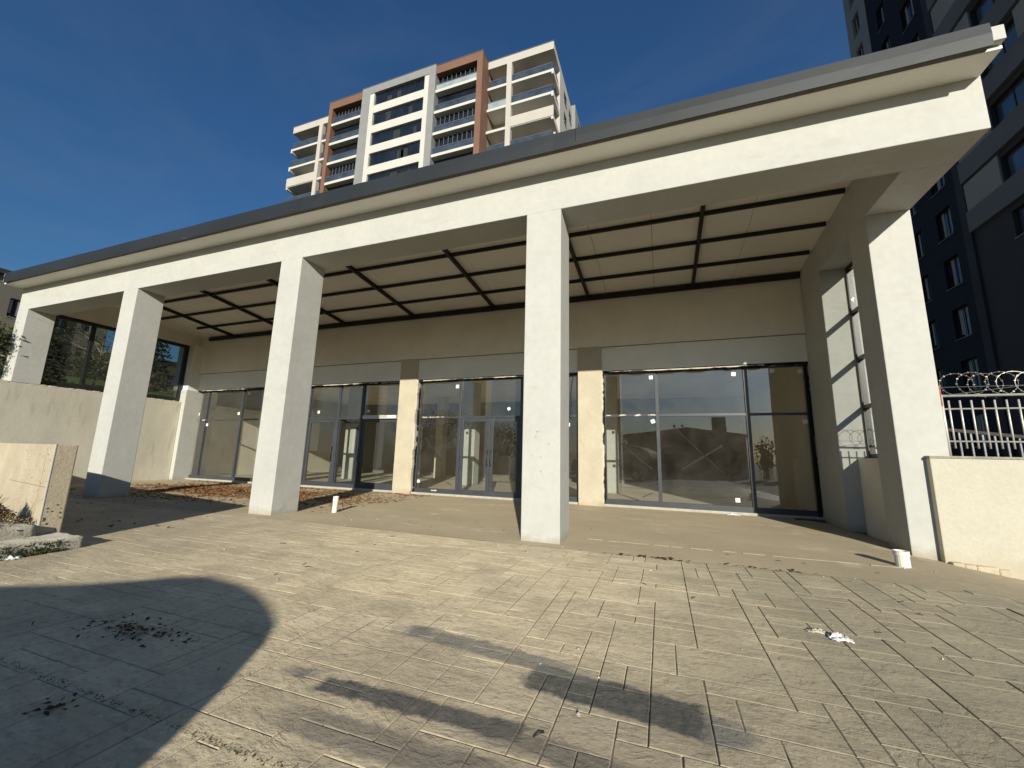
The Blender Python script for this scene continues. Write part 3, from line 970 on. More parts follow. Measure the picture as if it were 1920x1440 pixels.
door("door", -3.79, -2.80, -1, 0, 1)
door("door", -2.79, -1.85, 1, 0, -1)
door("door", -9.93, -8.68, -1, 0, 1)
door("door", -8.575, -7.645, -1, 86, 1)
door("door", -7.55, -6.07, -1, 0, 1, closer=True, kick=0.05)
for xa, xb, sd_ in ((0.56, 5.35, 21), (-5.34, -0.11, 22), (-11.07, -6.0, 23), (-16.13, -11.72, 24)):
    ragged("broken_plaster_edge", 'gap', (xa, 3.602), (xb, 3.602), 0.02, 0.085, 5.105, 5.20, sd_, both=False)
    ragged("foam_seam", 'foam', (xa + 0.2, 3.575), (xb - 0.9, 3.575), 0.004, 0.03, 5.10, 5.13, sd_ + 40)
for x, sd_ in ((0.55, 31), (-5.35, 32), (-11.07, 33)):
    ragged("foam_seam", 'foam', (x - 0.004, 0.06), (x - 0.004, 3.6), 0.008, 0.05, 5.06, 5.22, sd_, horizontal=False)
    ragged("broken_plaster_edge", 'gap', (x + 0.02, 0.06), (x + 0.02, 3.6), 0.01, 0.05, 5.16, 5.24, sd_ + 7, horizontal=False)
ragged("broken_plaster_edge", 'gap', (5.28, 0.06), (5.28, 3.6), 0.03, 0.09, 5.16, 5.24, 38, horizontal=False)

# side windows
sw = box("side_window", 'blackframe', bld, 5.82, 5.90, 2.384, 3.899, 1.352, 1.44)
box("head", 'blackframe', sw, 5.82, 5.90, 2.384, 3.899, H - 0.09, H)
for y0, y1 in ((2.384, 2.46), (3.82, 3.899)):
    box("jamb", 'blackframe', sw, 5.815, 5.905, y0, y1, 1.44, H - 0.09)
for z in (2.36, 3.34, 4.32):
    box("glazing_bar", 'blackframe', sw, 5.82, 5.90, 2.46, 3.82, z - 0.035, z + 0.035)
for z0, z1 in ((1.44, 2.325), (2.395, 3.305), (3.375, 4.285), (4.355, H - 0.09)):
    box("pane", 'glass', sw, 5.856, 5.864, 2.461, 3.819, z0 + 0.001, z1 - 0.001)
    box("protective_strip", 'sticker', sw, 5.812, 5.8145, 3.825, 3.87, z0 + 0.06, z1 - 0.05)
swl = box("side_window", 'blackframe', bld, -16.36, -16.26, 0.634, 4.699, 3.092, 3.22)
box("head", 'blackframe', swl, -16.36, -16.26, 0.634, 4.699, 5.31, 5.419)
for y0, y1 in ((0.634, 0.70), (1.62, 1.72), (3.10, 3.20), (4.57, 4.699)):
    box("jamb", 'blackframe', swl, -16.365, -16.255, y0, y1, 3.22, 5.31)
for y0, y1 in ((0.70, 1.62), (1.72, 3.10), (3.20, 4.57)):
    box("pane", 'darkglass', swl, -16.314, -16.306, y0 + 0.001, y1 - 0.001, 3.221, 5.309)

# ------------------------------------------------------------------ walls round the forecourt
lw = thing("retaining_wall", (-16.5, 0, 0), "tall stained concrete retaining wall under the tinted side window", "wall")
MB().box(-16.85, -16.115, -1.3, 4.659, -0.3, 3.06).build("wall", 'concrete', lw, 0.02)
r_ = random.Random(4)
ll = MB()
yy = -0.4
while yy < 4.5:
    l_ = r_.uniform(0.08, 0.4)
    ll.box(-16.14, -16.113 + r_.uniform(0, 0.004), yy, yy + l_, 3.04 - r_.uniform(0, 0.03), 3.064 + r_.uniform(0, 0.012))
    yy += l_ + r_.uniform(0.0, 0.35)
ll.build("mortar_lip", 'concrete', lw, 0.006)
rw = thing("low_wall", (6.5, 1.8, -0.3), "low cream concrete wall carrying the white railing and razor wire", "wall")
MB().box(5.665, 14, 1.652, 1.92, -1.6, 1.35).build("wall", 'wallpaint', rw, 0.012)
MB().box(5.655, 14, 1.64, 1.95, 1.351, 1.385).build("coping", 'kerb', rw, 0.006)
cr = MB()
for k in range(5):
    cr.box(5.7 + k * 0.12, 5.83 + k * 0.12, 1.55 + r_.uniform(0, 0.05), 1.66, -0.35, gz(5.8 + k * 0.12) + 0.03 + r_.uniform(0, 0.06))
cr.build("broken_footing", 'concrete_cream', rw, 0.02)
sill = box("sill_wall", 'render', bld, 5.64, 5.98, 2.386, 3.899, -0.2, 1.35, 0.006)
# block wall with the steps in front of it
bw = thing("block_wall", (-5.3, -3, 0), "short cream concrete wall end with pitted grey side, beside the steps", "wall")
e0, e1 = Vector((-5.22, -3.10)), Vector((-5.22, -2.88))
far0, far1 = Vector((-16.4, -1.02)), Vector((-16.4, -0.80))
MB().hexa([(far0.x, far0.y, -0.1), (e0.x, e0.y, -0.1), (e1.x, e1.y, -0.1), (far1.x, far1.y, -0.1),
           (far0.x, far0.y, 1.245), (e0.x, e0.y, 1.24), (e1.x, e1.y, 1.24), (far1.x, far1.y, 1.245)]).build("wall", 'concrete_cream', bw, 0.018, segs=3)
# chipped arris and pits at the wall end
pit = MB()
for k in range(16):
    y, z = r_.uniform(-3.07, -2.91), 0.16 + abs(r_.gauss(0, 0.22))
    s_ = r_.uniform(0.006, 0.02)
    pit.add([(-5.2185, y + s_ * math.cos(t) * r_.uniform(0.6, 1.2), z + s_ * 0.7 * math.sin(t) * r_.uniform(0.6, 1.2)) for t in [q * 1.047 for q in range(6)]], [(0, 1, 2, 3, 4, 5)])
fd = Vector((far0.x - e0.x, far0.y - e0.y, 0)).normalized()
fn = Vector((fd.y, -fd.x, 0)) * (1 if fd.y * 0 - fd.x * -1 < 0 else 1)
fn = Vector((fd.y, -fd.x, 0))
if fn.y > 0:
    fn = -fn
def on_front(d, z, off):
    p = Vector((e0.x, e0.y, 0)) + fd * d + fn * off
    return (p.x, p.y, z)
for k in range(70):
    d, z = r_.uniform(0.04, 1.4), r_.uniform(0.3, 1.2)
    s_ = abs(r_.gauss(0, 0.006)) + 0.003
    pit.add([on_front(d + s_ * math.cos(t) * r_.uniform(0.6, 1.2), z + s_ * math.sin(t) * r_.uniform(0.5, 1.0), 0.0015) for t in [q * 1.047 for q in range(6)]], [(0, 1, 2, 3, 4, 5)])
for (za, zb, da, db) in ((0.70, 0.705, 0.1, 2.0), (0.3, 1.2, 0.33, 0.335)):
    pit.add([on_front(da, za, 0.001), on_front(db, za, 0.001), on_front(db, zb, 0.001), on_front(da, zb, 0.001)], [(0, 1, 2, 3)])
pit.build("pit", 'bark', bw)
lump = MB()
lump.box(-5.226, -5.2165, -3.1045, -3.09, 0.14, 1.243)
lump.build("plaster_arris", 'plaster', bw, 0.003)


def rough_block(name, m, x0, x1, y0, y1, z0, z1, seed, parent=None, amp=0.012, st=0.06):
    """a cast block with worn, uneven faces"""
    nx, ny, nz = max(2, int((x1 - x0) / st)), max(2, int((y1 - y0) / st)), max(2, int((z1 - z0) / st))
    idx, mb = {}, MB()
    def vid(i, j, k):
        if (i, j, k) not in idx:
            p = Vector((x0 + (x1 - x0) * i / nx, y0 + (y1 - y0) * j / ny, z0 + (z1 - z0) * k / nz))
            nn = noise.noise_vector(p * 6 + Vector((seed, 0, 0))) * amp + noise.noise_vector(p * 17) * amp * 0.6
            cnt = (i in (0, nx)) + (j in (0, ny)) + (k in (0, nz))
            if cnt >= 2:
                ctr = Vector(((x0 + x1) / 2, (y0 + y1) / 2, (z0 + z1) / 2))
                d = Vector((1 if i == 0 else -1 if i == nx else 0, 1 if j == 0 else -1 if j == ny else 0, 1 if k == 0 else -1 if k == nz else 0))
                p = p + d * amp * 0.8
            idx[(i, j, k)] = len(mb.v)
            mb.v.append(tuple(p + nn))
        return idx[(i, j, k)]
    for i in range(nx):
        for j in range(ny):
            mb.f.append((vid(i, j, nz), vid(i + 1, j, nz), vid(i + 1, j + 1, nz), vid(i, j + 1, nz)))
    for k in range(nz):
        for i in range(nx):
            mb.f.append((vid(i, 0, k), vid(i + 1, 0, k), vid(i + 1, 0, k + 1), vid(i, 0, k + 1)))
            mb.f.append((vid(i + 1, ny, k), vid(i, ny, k), vid(i, ny, k + 1), vid(i + 1, ny, k + 1)))
        for j in range(ny):
            mb.f.append((vid(nx, j, k), vid(nx, j + 1, k), vid(nx, j + 1, k + 1), vid(nx, j, k + 1)))
            mb.f.append((vid(0, j + 1, k), vid(0, j, k), vid(0, j, k + 1), vid(0, j + 1, k + 1)))
    return mb.build(name, m, parent, smooth=True)


st1 = rough_block("step", 'kerb', -5.5, -4.70, -7.0, -2.86, -0.05, 0.135, 1)
tag(st1, "worn concrete step edged with moss, lowest beside the cream wall", "step", "steps beside the cream wall")
st2 = rough_block("step", 'kerb', -9.0, -5.12, -7.0, -3.14, 0.0, 0.275, 2)
tag(st2, "rough concrete upper step with dry weeds on it", "step", "steps beside the cream wall")


# vegetation helpers -------------------------------------------------------
def leaves(mb, pos, s, r_, flat=0.5, curl=0.3, n=1):
    for _ in range(n):
        d = Vector((r_.gauss(0, 1), r_.gauss(0, 1), r_.gauss(0, flat))).normalized()
        u = d.cross(Vector((r_.gauss(0, 1), r_.gauss(0, 1), r_.gauss(0, 1)))).normalized()
        k = len(mb.v)
        p = Vector(pos)
        c = d.cross(u) * s * curl
        mb.v += [tuple(p), tuple(p + d * s * 0.5 + u * s * 0.3 + c), tuple(p + d * s), tuple(p + d * s * 0.5 - u * s * 0.3 + c)]
        mb.f.append((k, k + 1, k + 2, k + 3))


def ground_leaf(mb, x, y, z, s, r_):
    a = r_.uniform(0, 6.28)
    t = Vector((math.cos(a), math.sin(a), r_.uniform(-0.25, 0.45)))
    u = Vector((-math.sin(a), math.cos(a), r_.uniform(-0.4, 0.4)))
    p = Vector((x, y, z))
    k = len(mb.v)
    mb.v += [tuple(p - t * s * 0.5), tuple(p + u * s * 0.28 + Vector((0, 0, s * 0.12))), tuple(p + t * s * 0.5), tuple(p - u * s * 0.28 + Vector((0, 0, s * 0.1)))]
    mb.f += [(k, k + 1, k + 2), (k, k + 2, k + 3)]


def grow_tree(name, base, h, spread, label, nleaf, lsize, seed, lm='leaf', bm='bark', group=None, trunk_r=0.09, crown_lo=0.35, bare=False):
    r_ = random.Random(seed)
    t = thing(name, base, label, "tree", group)
    B_ = Vector(base)
    tr, cw = MB(), MB()
    pts = [B_ + Vector((0.12 * h * 0.2 * noise.noise((seed, i * 0.5, 0)), 0.12 * h * 0.2 * noise.noise((seed, 0, i * 0.5)), h * 0.8 * i / 6)) for i in range(7)]
    pts[0] = B_ - Vector((0, 0, 0.1))
    tr.tube(pts, [trunk_r * (1 - 0.13 * i) for i in range(7)], 7)
    tips = []
    for k in range(13):
        f = crown_lo + (0.95 - crown_lo) * k / 12
        i = min(5, int(f / 0.8 * 6 * 0.8))
        p0 = pts[i].lerp(pts[i + 1], 0.5)
        a = k * 2.4 + r_.uniform(-0.4, 0.4)
        ln = spread * (1.05 - 0.55 * abs(f - 0.55)) * r_.uniform(0.75, 1.1)
        p2 = p0 + Vector((math.cos(a) * ln, math.sin(a) * ln, h * r_.uniform(0.08, 0.28)))
        p1 = p0.lerp(p2, 0.5) + Vector((0, 0, -0.05 * h * r_.uniform(0, 1)))
        tr.tube([p0, p1, p2], [trunk_r * 0.45, trunk_r * 0.3, trunk_r * 0.1], 5)
        tips += [p1.lerp(p2, q) for q in (0.2, 0.6, 1.0)]
        for _ in range(2):
            q = p1.lerp(p2, r_.uniform(0, 0.8))
            e = q + Vector((r_.gauss(0, 1), r_.gauss(0, 1), r_.gauss(0.3, 0.6))) * spread * 0.3
            tr.tube([q, e], [trunk_r * 0.18, trunk_r * 0.05], 4)
            tips.append(e)
    tips.append(pts[-1])
    tr.build("trunk", bm, t)
    for _ in range(nleaf):
        c = r_.choice(tips)
        rad = spread * 0.26
        p = c + Vector((r_.gauss(0, rad), r_.gauss(0, rad), r_.gauss(0, rad * 0.7)))
        leaves(cw, p, lsize * r_.uniform(0.6, 1.3), r_)
    cw.build("crown", lm, t)
    return t


def conifer(name, base, h, spread, label, seed, nper=90):
    r_ = random.Random(seed)
    t = thing(name, base, label, "tree", "garden trees behind the tinted window")
    B_ = Vector(base)
    tr, cw = MB(), MB()
    tr.tube([B_ - Vector((0, 0, 0.1)), B_ + Vector((0, 0, h))], [0.14, 0.02], 6)
    for lv in range(15):
        f = 0.08 + 0.9 * lv / 14
        for k in range(7):
            a = k * 0.9 + lv * 0.5 + r_.uniform(-0.2, 0.2)
            ln = spread * (1 - f) ** 0.8 * r_.uniform(0.75, 1.15) + 0.15
            p0 = B_ + Vector((0, 0, h * f))
            p1 = p0 + Vector((math.cos(a) * ln, math.sin(a) * ln, -0.12 * ln))
            tr.tube([p0, p1], [0.03, 0.008], 4)
            for _ in range(nper // 7):
                p = p0.lerp(p1, r_.uniform(0.15, 1.0) ** 0.7) + Vector((r_.gauss(0, 0.06), r_.gauss(0, 0.06), r_.gauss(-0.03, 0.04)))
                leaves(cw, p, 0.2, r_, 0.3)
    tr.build("trunk", 'bark', t)
    cw.build("crown", 'leaf_con', t)
    return t


def tuft(mb, x, y, z, h, n, r_, lean=0.5):
    for _ in range(n):
        a = r_.uniform(0, 6.28)
        d = Vector((math.cos(a), math.sin(a), 0))
        q = Vector((-d.y, d.x, 0)) * r_.uniform(0.0025, 0.005)
        hh = h * r_.uniform(0.5, 1.1)
        p = Vector((x, y, z)) + d * r_.uniform(0, 0.03)
        m1 = p + Vector((0, 0, hh * 0.6)) + d * hh * lean * 0.3
        m2 = p + Vector((0, 0, hh * r_.uniform(0.75, 1))) + d * hh * lean * r_.uniform(0.5, 1)
        k = len(mb.v)
        mb.v += [tuple(p - q), tuple(p + q), tuple(m1 + q * 0.8), tuple(m1 - q * 0.8), tuple(m2)]
        mb.f += [(k, k + 1, k + 2, k + 3), (k + 3, k + 2, k + 4)]


# moss and grass along the step
ms = MB()
r_ = random.Random(9)
for k in range(420):
    y = -3.05 - abs(r_.gauss(0, 0.9))
    x = -4.705 + r_.uniform(-0.02, 0.05)
    zz = r_.uniform(0, 0.11)
    if y < -6.9 or (zz > 0.03 and noise.noise((y * 3, 0, 2)) < -0.15):
        continue
    tuft(ms, x, y, zz * (0 if x > -4.68 else 1), r_.uniform(0.02, 0.06), 5, r_, 0.9)
tag(ms.build("moss_fringe", 'moss'), "mossy grass fringe along the foot of the step", "moss", kind='stuff')
wd = thing("weed_clump", (-5.75, -3.35, 0.27), "brown dried weed clump on the upper step", "plant")
wm, wst = MB(), MB()
for k in range(2600):
    a, rr = r_.uniform(0, 6.28), abs(r_.gauss(0, 0.24))
    hh = max(0.02, 0.46 * (1 - rr / 0.55)) * r_.uniform(0.1, 1)
    leaves(wm, (-5.74 + rr * math.cos(a) * 1.2 - 0.05, -3.4 + rr * math.sin(a) * 0.7, 0.28 + hh * 0.7), r_.uniform(0.02, 0.045), r_, 1.0)
for k in range(26):
    a = r_.uniform(0, 6.28)
    wst.tube([(-5.78, -3.4, 0.26), (-5.78 + 0.12 * math.cos(a), -3.4 + 0.1 * math.sin(a), 0.40), (-5.78 + 0.3 * math.cos(a), -3.4 + 0.2 * math.sin(a), 0.27 + r_.uniform(0.15, 0.34))], [0.006, 0.004, 0.002], 4)
wm.build("foliage", 'weed', wd)
wst.build("stem", 'twig', wd)

# left side: tree and railing on the retaining wall, garden behind the tinted window
grow_tree("shrub_tree", (-16.85, -0.85, 2.95), 2.1, 0.68, "small leafy tree on the wall top by the corner column", 3400, 0.10, 3, 'leaf_yel', trunk_r=0.05, crown_lo=0.2)
lf = thing("garden_railing", (-16.6, -3, 3.06), "thin grey metal railing on the wall top beside the small tree", "railing")
for k in range(14):
    y = -0.18 - k * 0.14
    MB().tube([(-16.62, y, 3.05), (-16.62, y, 3.95)], 0.011, 6).build("picket", 'galv', lf)
for z in (3.25, 3.85):
    MB().tube([(-16.62, -0.08, z), (-16.62, -2.2, z)], 0.012, 6).build("rail", 'galv', lf)
conifer("conifer", (-22.0, 2.35, 3.75), 2.5, 1.35, "dark conifer close behind the tinted side window", 5)
conifer("conifer", (-25.0, 8.2, 3.9), 4.4, 0.95, "slim conifer against the sky in the tinted side window", 6, 70)
grow_tree("bare_tree", (-22.6, 4.75, 3.75), 2.9, 1.5, "half bare young tree with pale branches on the grass bank", 420, 0.12, 8, 'leaf_yel', 'palebark', trunk_r=0.06)
grow_tree("round_tree", (-33.5, 9.4, 4.9), 2.4, 1.5, "dark rounded shrub tree at the top of the grass bank", 2200, 0.18, 13, 'leaf', trunk_r=0.10, crown_lo=0.1)
gb = MB()
for k in range(5200):
    x = -17.0 - r_.uniform(0, 1) ** 1.3 * 14
    y = 0.3 + r_.uniform(0, 11)
    zb = 2.98 + 0.16 * (-16.75 - x) * min(1, max(0, (y + 6) / 6)) + 0.15 * noise.noise((x * 0.2, y * 0.2, 0))
    tuft(gb, x, y, zb - 0.05, r_.uniform(0.08, 0.18), 3, r_, 0.6)
tag(gb.build("lawn_grass", 'blade'), "short lawn grass on the bank behind the side window", "grass", kind='stuff')


# ------------------------------------------------------------------ buildings behind
def facade_windows(parent, axis, plane, back, cols, sills, hgt, lo, hi, zlo, zhi, wallm, framem='blackframe', curtains=True, seed=0, sillm='palegrey', glassm='towerglass'):
    """a wall skin with real openings: piers between the window columns, spandrels between the windows.
    axis 'x': plane x = const, columns run along y; axis 'y' the reverse. plane = outer face, back = glass recess"""
    r_ = random.Random(seed)
    s = 1 if back > plane else -1

    def bx(name, m, a, c, d0, d1, z0, z1, par=parent):
        lo_, hi_ = min(d0, d1), max(d0, d1)
        if axis == 'x':
            return box(name, m, par, lo_, hi_, a, c, z0, z1)
        return box(name, m, par, a, c, lo_, hi_, z0, z1)
    edges = lo
    for (a, c) in cols:
        bx("wall", wallm, edges, a, plane, back, zlo, zhi)
        edges = c
        zz = zlo
        for z in sills:
            if z > zhi:
                break
            bx("wall", wallm, a, c, plane, back, zz, z)
            wn_ = bx("window", framem, a, c, plane + s * 0.18, plane + s * 0.24, z, z + 0.06)
            bx("frame", framem, a, c, plane + s * 0.18, plane + s * 0.24, z + hgt - 0.06, z + hgt, wn_)
            for q in (a, c - 0.06, (a + c) / 2 - 0.03):
                bx("frame", framem, q, q + 0.06, plane + s * 0.175, plane + s * 0.245, z + 0.06, z + hgt - 0.06, wn_)
            bx("pane", glassm, a + 0.01, c - 0.01, plane + s * 0.205, plane + s * 0.215, z + 0.05, z + hgt - 0.05, wn_)
            bx("sill", sillm, a - 0.05, c + 0.05, plane - s * 0.06, plane + s * 0.17, z - 0.05, z, wn_)
            if curtains:
                w_ = (c - a)
                for q in (0.12 + r_.uniform(-0.03, 0.1), 0.62 + r_.uniform(-0.08, 0.1)):
                    bx("curtain", 'curtain', a + w_ * q, a + w_ * (q + r_.uniform(0.14, 0.24)), plane + s * 0.19, plane + s * 0.20, z + 0.07 + r_.uniform(0, 0.3), z + hgt - 0.08, wn_)
            zz = z + hgt
        bx("wall", wallm, a, c, plane, back, zz, zhi)
    bx("wall", wallm, edges, hi, plane, back, zlo, zhi)


# the dark tower on the right, its shaded flank towards the forecourt
dt = thing("tower_block", (25, 20, 1.2), "dark navy and grey apartment tower rising behind the railing", "building")
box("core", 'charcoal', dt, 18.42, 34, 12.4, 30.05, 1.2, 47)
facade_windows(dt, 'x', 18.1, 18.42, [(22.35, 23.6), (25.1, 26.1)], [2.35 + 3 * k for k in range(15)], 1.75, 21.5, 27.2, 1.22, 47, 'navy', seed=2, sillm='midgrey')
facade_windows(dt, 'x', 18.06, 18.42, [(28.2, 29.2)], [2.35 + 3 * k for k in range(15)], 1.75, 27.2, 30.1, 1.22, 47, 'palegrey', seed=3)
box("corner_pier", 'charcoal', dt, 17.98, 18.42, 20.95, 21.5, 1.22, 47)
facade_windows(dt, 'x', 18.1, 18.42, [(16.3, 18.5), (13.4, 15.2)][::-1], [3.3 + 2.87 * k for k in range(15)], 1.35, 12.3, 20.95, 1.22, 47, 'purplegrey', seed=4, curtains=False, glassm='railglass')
for k in range(4, 15):
    z = 3.3 + 2.87 * k
    box("floor_band", 'midgrey', dt, 17.92, 18.098, 12.3, 20.94, z - 1.22, z - 0.07)
    for (a, c) in ((18.56, 20.94), (15.26, 16.24), (12.3, 13.34)):
        box("pale_panel", 'palegrey', dt, 18.02, 18.098, a, c, z - 0.068, z + 1.55)

# apartment tower behind the arcade
tw = thing("apartment_tower", (-27, 36, 0), "white apartment tower with terracotta frames and stacked balconies", "building")
FL = 2.9
ZT = 47.3
box("core", 'towercream', tw, -44.2, -9.6, 33.2, 44, -0.3, 46.2)
box("side_wall", 'towercream', tw, -9.6, -7.6, 33.9, 41.0, -0.3, 46.28)
box("side_wall", 'towergrey', tw, -9.6, -7.2, 41.0, 46.5, -0.3, 48.2)
for k in range(12):
    z = 46.28 - FL * (k + 1)
    for y in (36.0, 38.8):
        wv = box("window", 'blackframe', tw, -7.63, -7.58, y, y + 1.3, z + 0.9, z + 2.3)
        box("sill", 'towerwhite', wv, -7.6, -7.5, y - 0.05, y + 1.35, z + 0.85, z + 0.9)
    wv = box("window", 'blackframe', tw, -7.22, -7.18, 43.2, 44.4, z + 2.7, z + 4.0)
box("lower_body", 'towercream', tw, -46.2, -7.7, 31.1, 33.19, -0.3, 46.28 - FL * 7 - 0.5)
for (xa, xb, pier, sidex) in ((-15.62, -7.62, (-13.2, -12.6), -7.62), (-46.3, -38.25, (-41.3, -40.7), -46.3)):
    box("parapet", 'towercream', tw, xa, xb, 31.0, 33.5, 46.28, ZT, 0.02)
    box("parapet_coping", 'rail', tw, xa - 0.03, xb + 0.05, 30.95, 33.5, ZT, ZT + 0.07)
    box("parapet", 'towercream', tw, min(sidex, sidex * 0 + (sidex - 0.3 if sidex > -20 else sidex)), max(sidex, sidex if sidex > -20 else sidex + 0.3), 33.5, 41.0, 46.28, ZT)
    box("pier", 'towercream', tw, pier[0], pier[1], 30.94, 31.5, 24, 46.28)
    right = sidex > -20
    for k in range(7):
        z = 46.28 - FL * (k + 1)
        box("balcony_slab", 'towerwhite', tw, xa + (0 if right else 0.25), xb - (0.25 if right else 0), 31.05, 33.2, z + 0.02, z + 0.34)
        a, c = (sidex - 0.26, sidex - 0.02) if right else (sidex + 0.02, sidex + 0.26)
        box("edge_beam", 'towerwhite', tw, a, c, 31.03, 33.9, z - 0.28, z + 0.36)
        if k in (2,):
            # solid parapet storey
            a2, c2 = (pier[1], xb) if right else (xa, pier[0])
            box("balcony_parapet", 'towercream', tw, a2, c2, 30.98, 31.2, z + 0.10, z + 1.38)
            continue
        segs = [(xa + 0.1, pier[0]), (pier[1], xb - 0.15)] if right else [(xa + 0.15, pier[0]), (pier[1], xb - 0.1)]
        for si, (a, c) in enumerate(segs):
            pale = (k == 1 and right and si == 0)
            rg = box("balcony_railing", 'paleglass' if pale else 'railglass', tw, a, c, 31.14, 31.18, z + 0.34, z + 1.22)
            box("handrail", 'rail', rg, a, c, 31.11, 31.21, z + 1.22, z + 1.30)
        box("balcony_door", 'towerglass', tw, (pier[1] + 0.8) if right else (xa + 2.0), (xb - 2.6) if right else (pier[0] - 0.8), 33.14, 33.19, z + 0.36, z + 2.4)
        if right:
            box("side_railing", 'railglass', tw, -7.78, -7.74, 31.2, 33.8, z + 0.36, z + 1.25)
        else:
            box("side_railing", 'railglass', tw, -46.22, -46.18, 31.2, 33.8, z + 0.36, z + 1.25)
# projecting middle
box("middle_core", 'beigein', tw, -38.1, -15.7, 31.3, 33.19, -0.3, 47.2)
box("lower_body", 'towerwhite', tw, -38.1, -15.7, 29.6, 31.29, -0.3, 46.28 - FL * 6 - 0.5)
YM = 29.5
for (xa, xb, j0, j1) in ((-21.78, -15.64, -16.35, -15.64), (-38.2, -32.67, -38.2, -37.6)):
    box("terracotta_jamb", 'terracotta', tw, j0, j1, YM, 31.4, 20, 47.43, 0.01)
    a, c = (xa, j0) if j0 > -20 else (j1, xb)
    box("terracotta_head", 'terracotta', tw, a, c, YM + 0.003, 31.3, 46.32, 47.43)
    box("parapet_coping", 'rail', tw, min(xa, j0), max(xb, j1) + 0.03, YM - 0.04, 31.4, 47.431, 47.5)
    r_ = random.Random(int(-xa))
    for k in range(6):
        z = 46.35 - FL * (k + 1) + 0.25
        box("balcony_slab", 'towerwhite', tw, a, c, YM + 0.05, 31.29, z, z + 0.36)
        lo_ = z + 0.36
        hi_ = z + FL
        gzl = box("balcony_glazing", 'towerglass', tw, a, c, YM + 0.75, YM + 0.80, lo_, hi_ if k else 46.32)
        rg = box("balcony_railing", 'paleglass' if (k == 0 and xa > -30) else 'railglass', tw, a + 0.02, c - 0.02, YM + 0.22, YM + 0.26, lo_, lo_ + 0.85)
        box("handrail", 'rail', rg, a, c, YM + 0.18, YM + 0.28, lo_ + 0.86, lo_ + 0.94)
        if k in (0, 2, 3) and not (k == 2 and xa < -30):
            nb = 9
            for q in range(1, nb):
                x = a + (c - a) * q / nb
                box("glazing_post", 'rail', gzl, x - 0.035, x + 0.035, YM + 0.60, YM + 0.66, lo_, (hi_ if k else 46.32) - 0.05)
        # things kept on the balconies read as pale lumps
        for _ in range(3):
            x = r_.uniform(a + 0.4, c - 0.8)
            gzb = box("balcony_clutter", r_.choice(['curtain', 'towergrey', 'palegrey']), tw, x, x + r_.uniform(0.2, 0.7), YM + 0.4, YM + 0.7, lo_ + 0.01, lo_ + r_.uniform(0.4, 1.0))
for (x, y, z) in ((-9.0, 32.75, 43.9), (-14.9, 32.8, 41.1), (-45.2, 32.7, 44.0), (-44.9, 32.7, 38.3), (-11.6, 32.8, 35.4), (-43.0, 32.7, 41.2)):
    acu = box("air_conditioner", 'towerwhite', tw, x, x + 0.85, y, y + 0.35, z + 0.9, z + 1.5, 0.02)
    box("fan_grille", 'blackframe', acu, x + 0.08, x + 0.5, y - 0.012, y - 0.002, z + 0.98, z + 1.42)
# grey frame with white window bands
box("grey_frame_head", 'towergrey', tw, -32.66, -21.78, YM - 0.12, 31.3, 46.52, 47.6, 0.01)
box("parapet_coping", 'rail', tw, -32.68, -21.76, YM - 0.16, 31.3, 47.601, 47.67)
box("grey_frame_jamb", 'towergrey', tw, -22.68, -21.78, YM - 0.12, 31.3, 20, 46.519, 0.01)
box("grey_frame_jamb", 'towergrey', tw, -32.66, -31.42, YM - 0.12, 31.3, 20, 46.519, 0.01)
box("white_pier", 'towerwhite', tw, -23.33, -22.681, YM - 0.05, 31.29, 20, 46.518)
box("white_pier", 'towerwhite', tw, -31.419, -30.77, YM - 0.05, 31.29, 20, 46.518)
for k in range(6):
    zt = 46.51 - 2.915 * k
    zb = zt - 1.83
    wv = box("window_strip", 'towerglass', tw, -30.77, -23.33, YM + 0.22, YM + 0.28, zb, zt)
    for q in range(1, 5):
        x = -30.77 + 7.44 * q / 5
        box("mullion", 'blackframe', wv, x - 0.04, x + 0.04, YM + 0.18, YM + 0.22, zb, zt)
    r_ = random.Random(50 + k)
    for _ in range(2):
        x = r_.uniform(-30.3, -24.5)
        box("curtain", 'charcoal', wv, x, x + r_.uniform(0.4, 1.0), YM + 0.205, YM + 0.219, zb + 0.03, zt - r_.uniform(0.1, 0.8))
    box("spandrel", 'towerwhite', tw, -30.769, -23.331, YM - 0.03, 31.29, zb - 2.915 + 1.83, zb)

# apartment blocks to the left, seen past the corner column and through the tinted window
ob = thing("apartment_block", (-48, 9, 4), "dull brown apartment block with dark windows beyond the corner column", "building")
Mrot = Matrix.Rotation(R(0), 4, 'Z')
box("core", 'oldblock', ob, -62, -45.42, -6, 14.6, 2, 14.0)
facade_windows(ob, 'x', -45.1, -45.42, [(-4, -2.6), (0.2, 1.6), (3.0, 4.4), (6.6, 7.6), (8.6, 9.4), (10.8, 12.0), (12.9, 13.9)], [5.2, 8.0, 10.9], 1.5, -6.1, 14.7, 2, 14.0, 'oldblock', seed=7, sillm='oldblock2')
box("roof_edge", 'charcoal', ob, -62.2, -44.6, -6.4, 15.0, 14.0, 14.35)
box("bay", 'oldblock2', ob, -45.08, -44.3, 9.7, 10.5, 4, 12.6)
lh = thing("low_house", (-52, 21, 5), "low taupe house under the sky in the tinted side window", "building")
box("core", 'oldblock2', lh, -66, -50.42, 17, 34, 3, 10.4)
facade_windows(lh, 'x', -50.1, -50.42, [(19.0, 20.2), (22.4, 23.8), (26, 27.4)], [5.4, 8.0], 1.3, 16.9, 34, 3, 10.4, 'oldblock2', seed=9)
MB().prism([(16.6, 10.4), (34.3, 10.4), (25.5, 11.0)], -66.3, -49.8, 'x').build("roof", 'rooftile', lh)

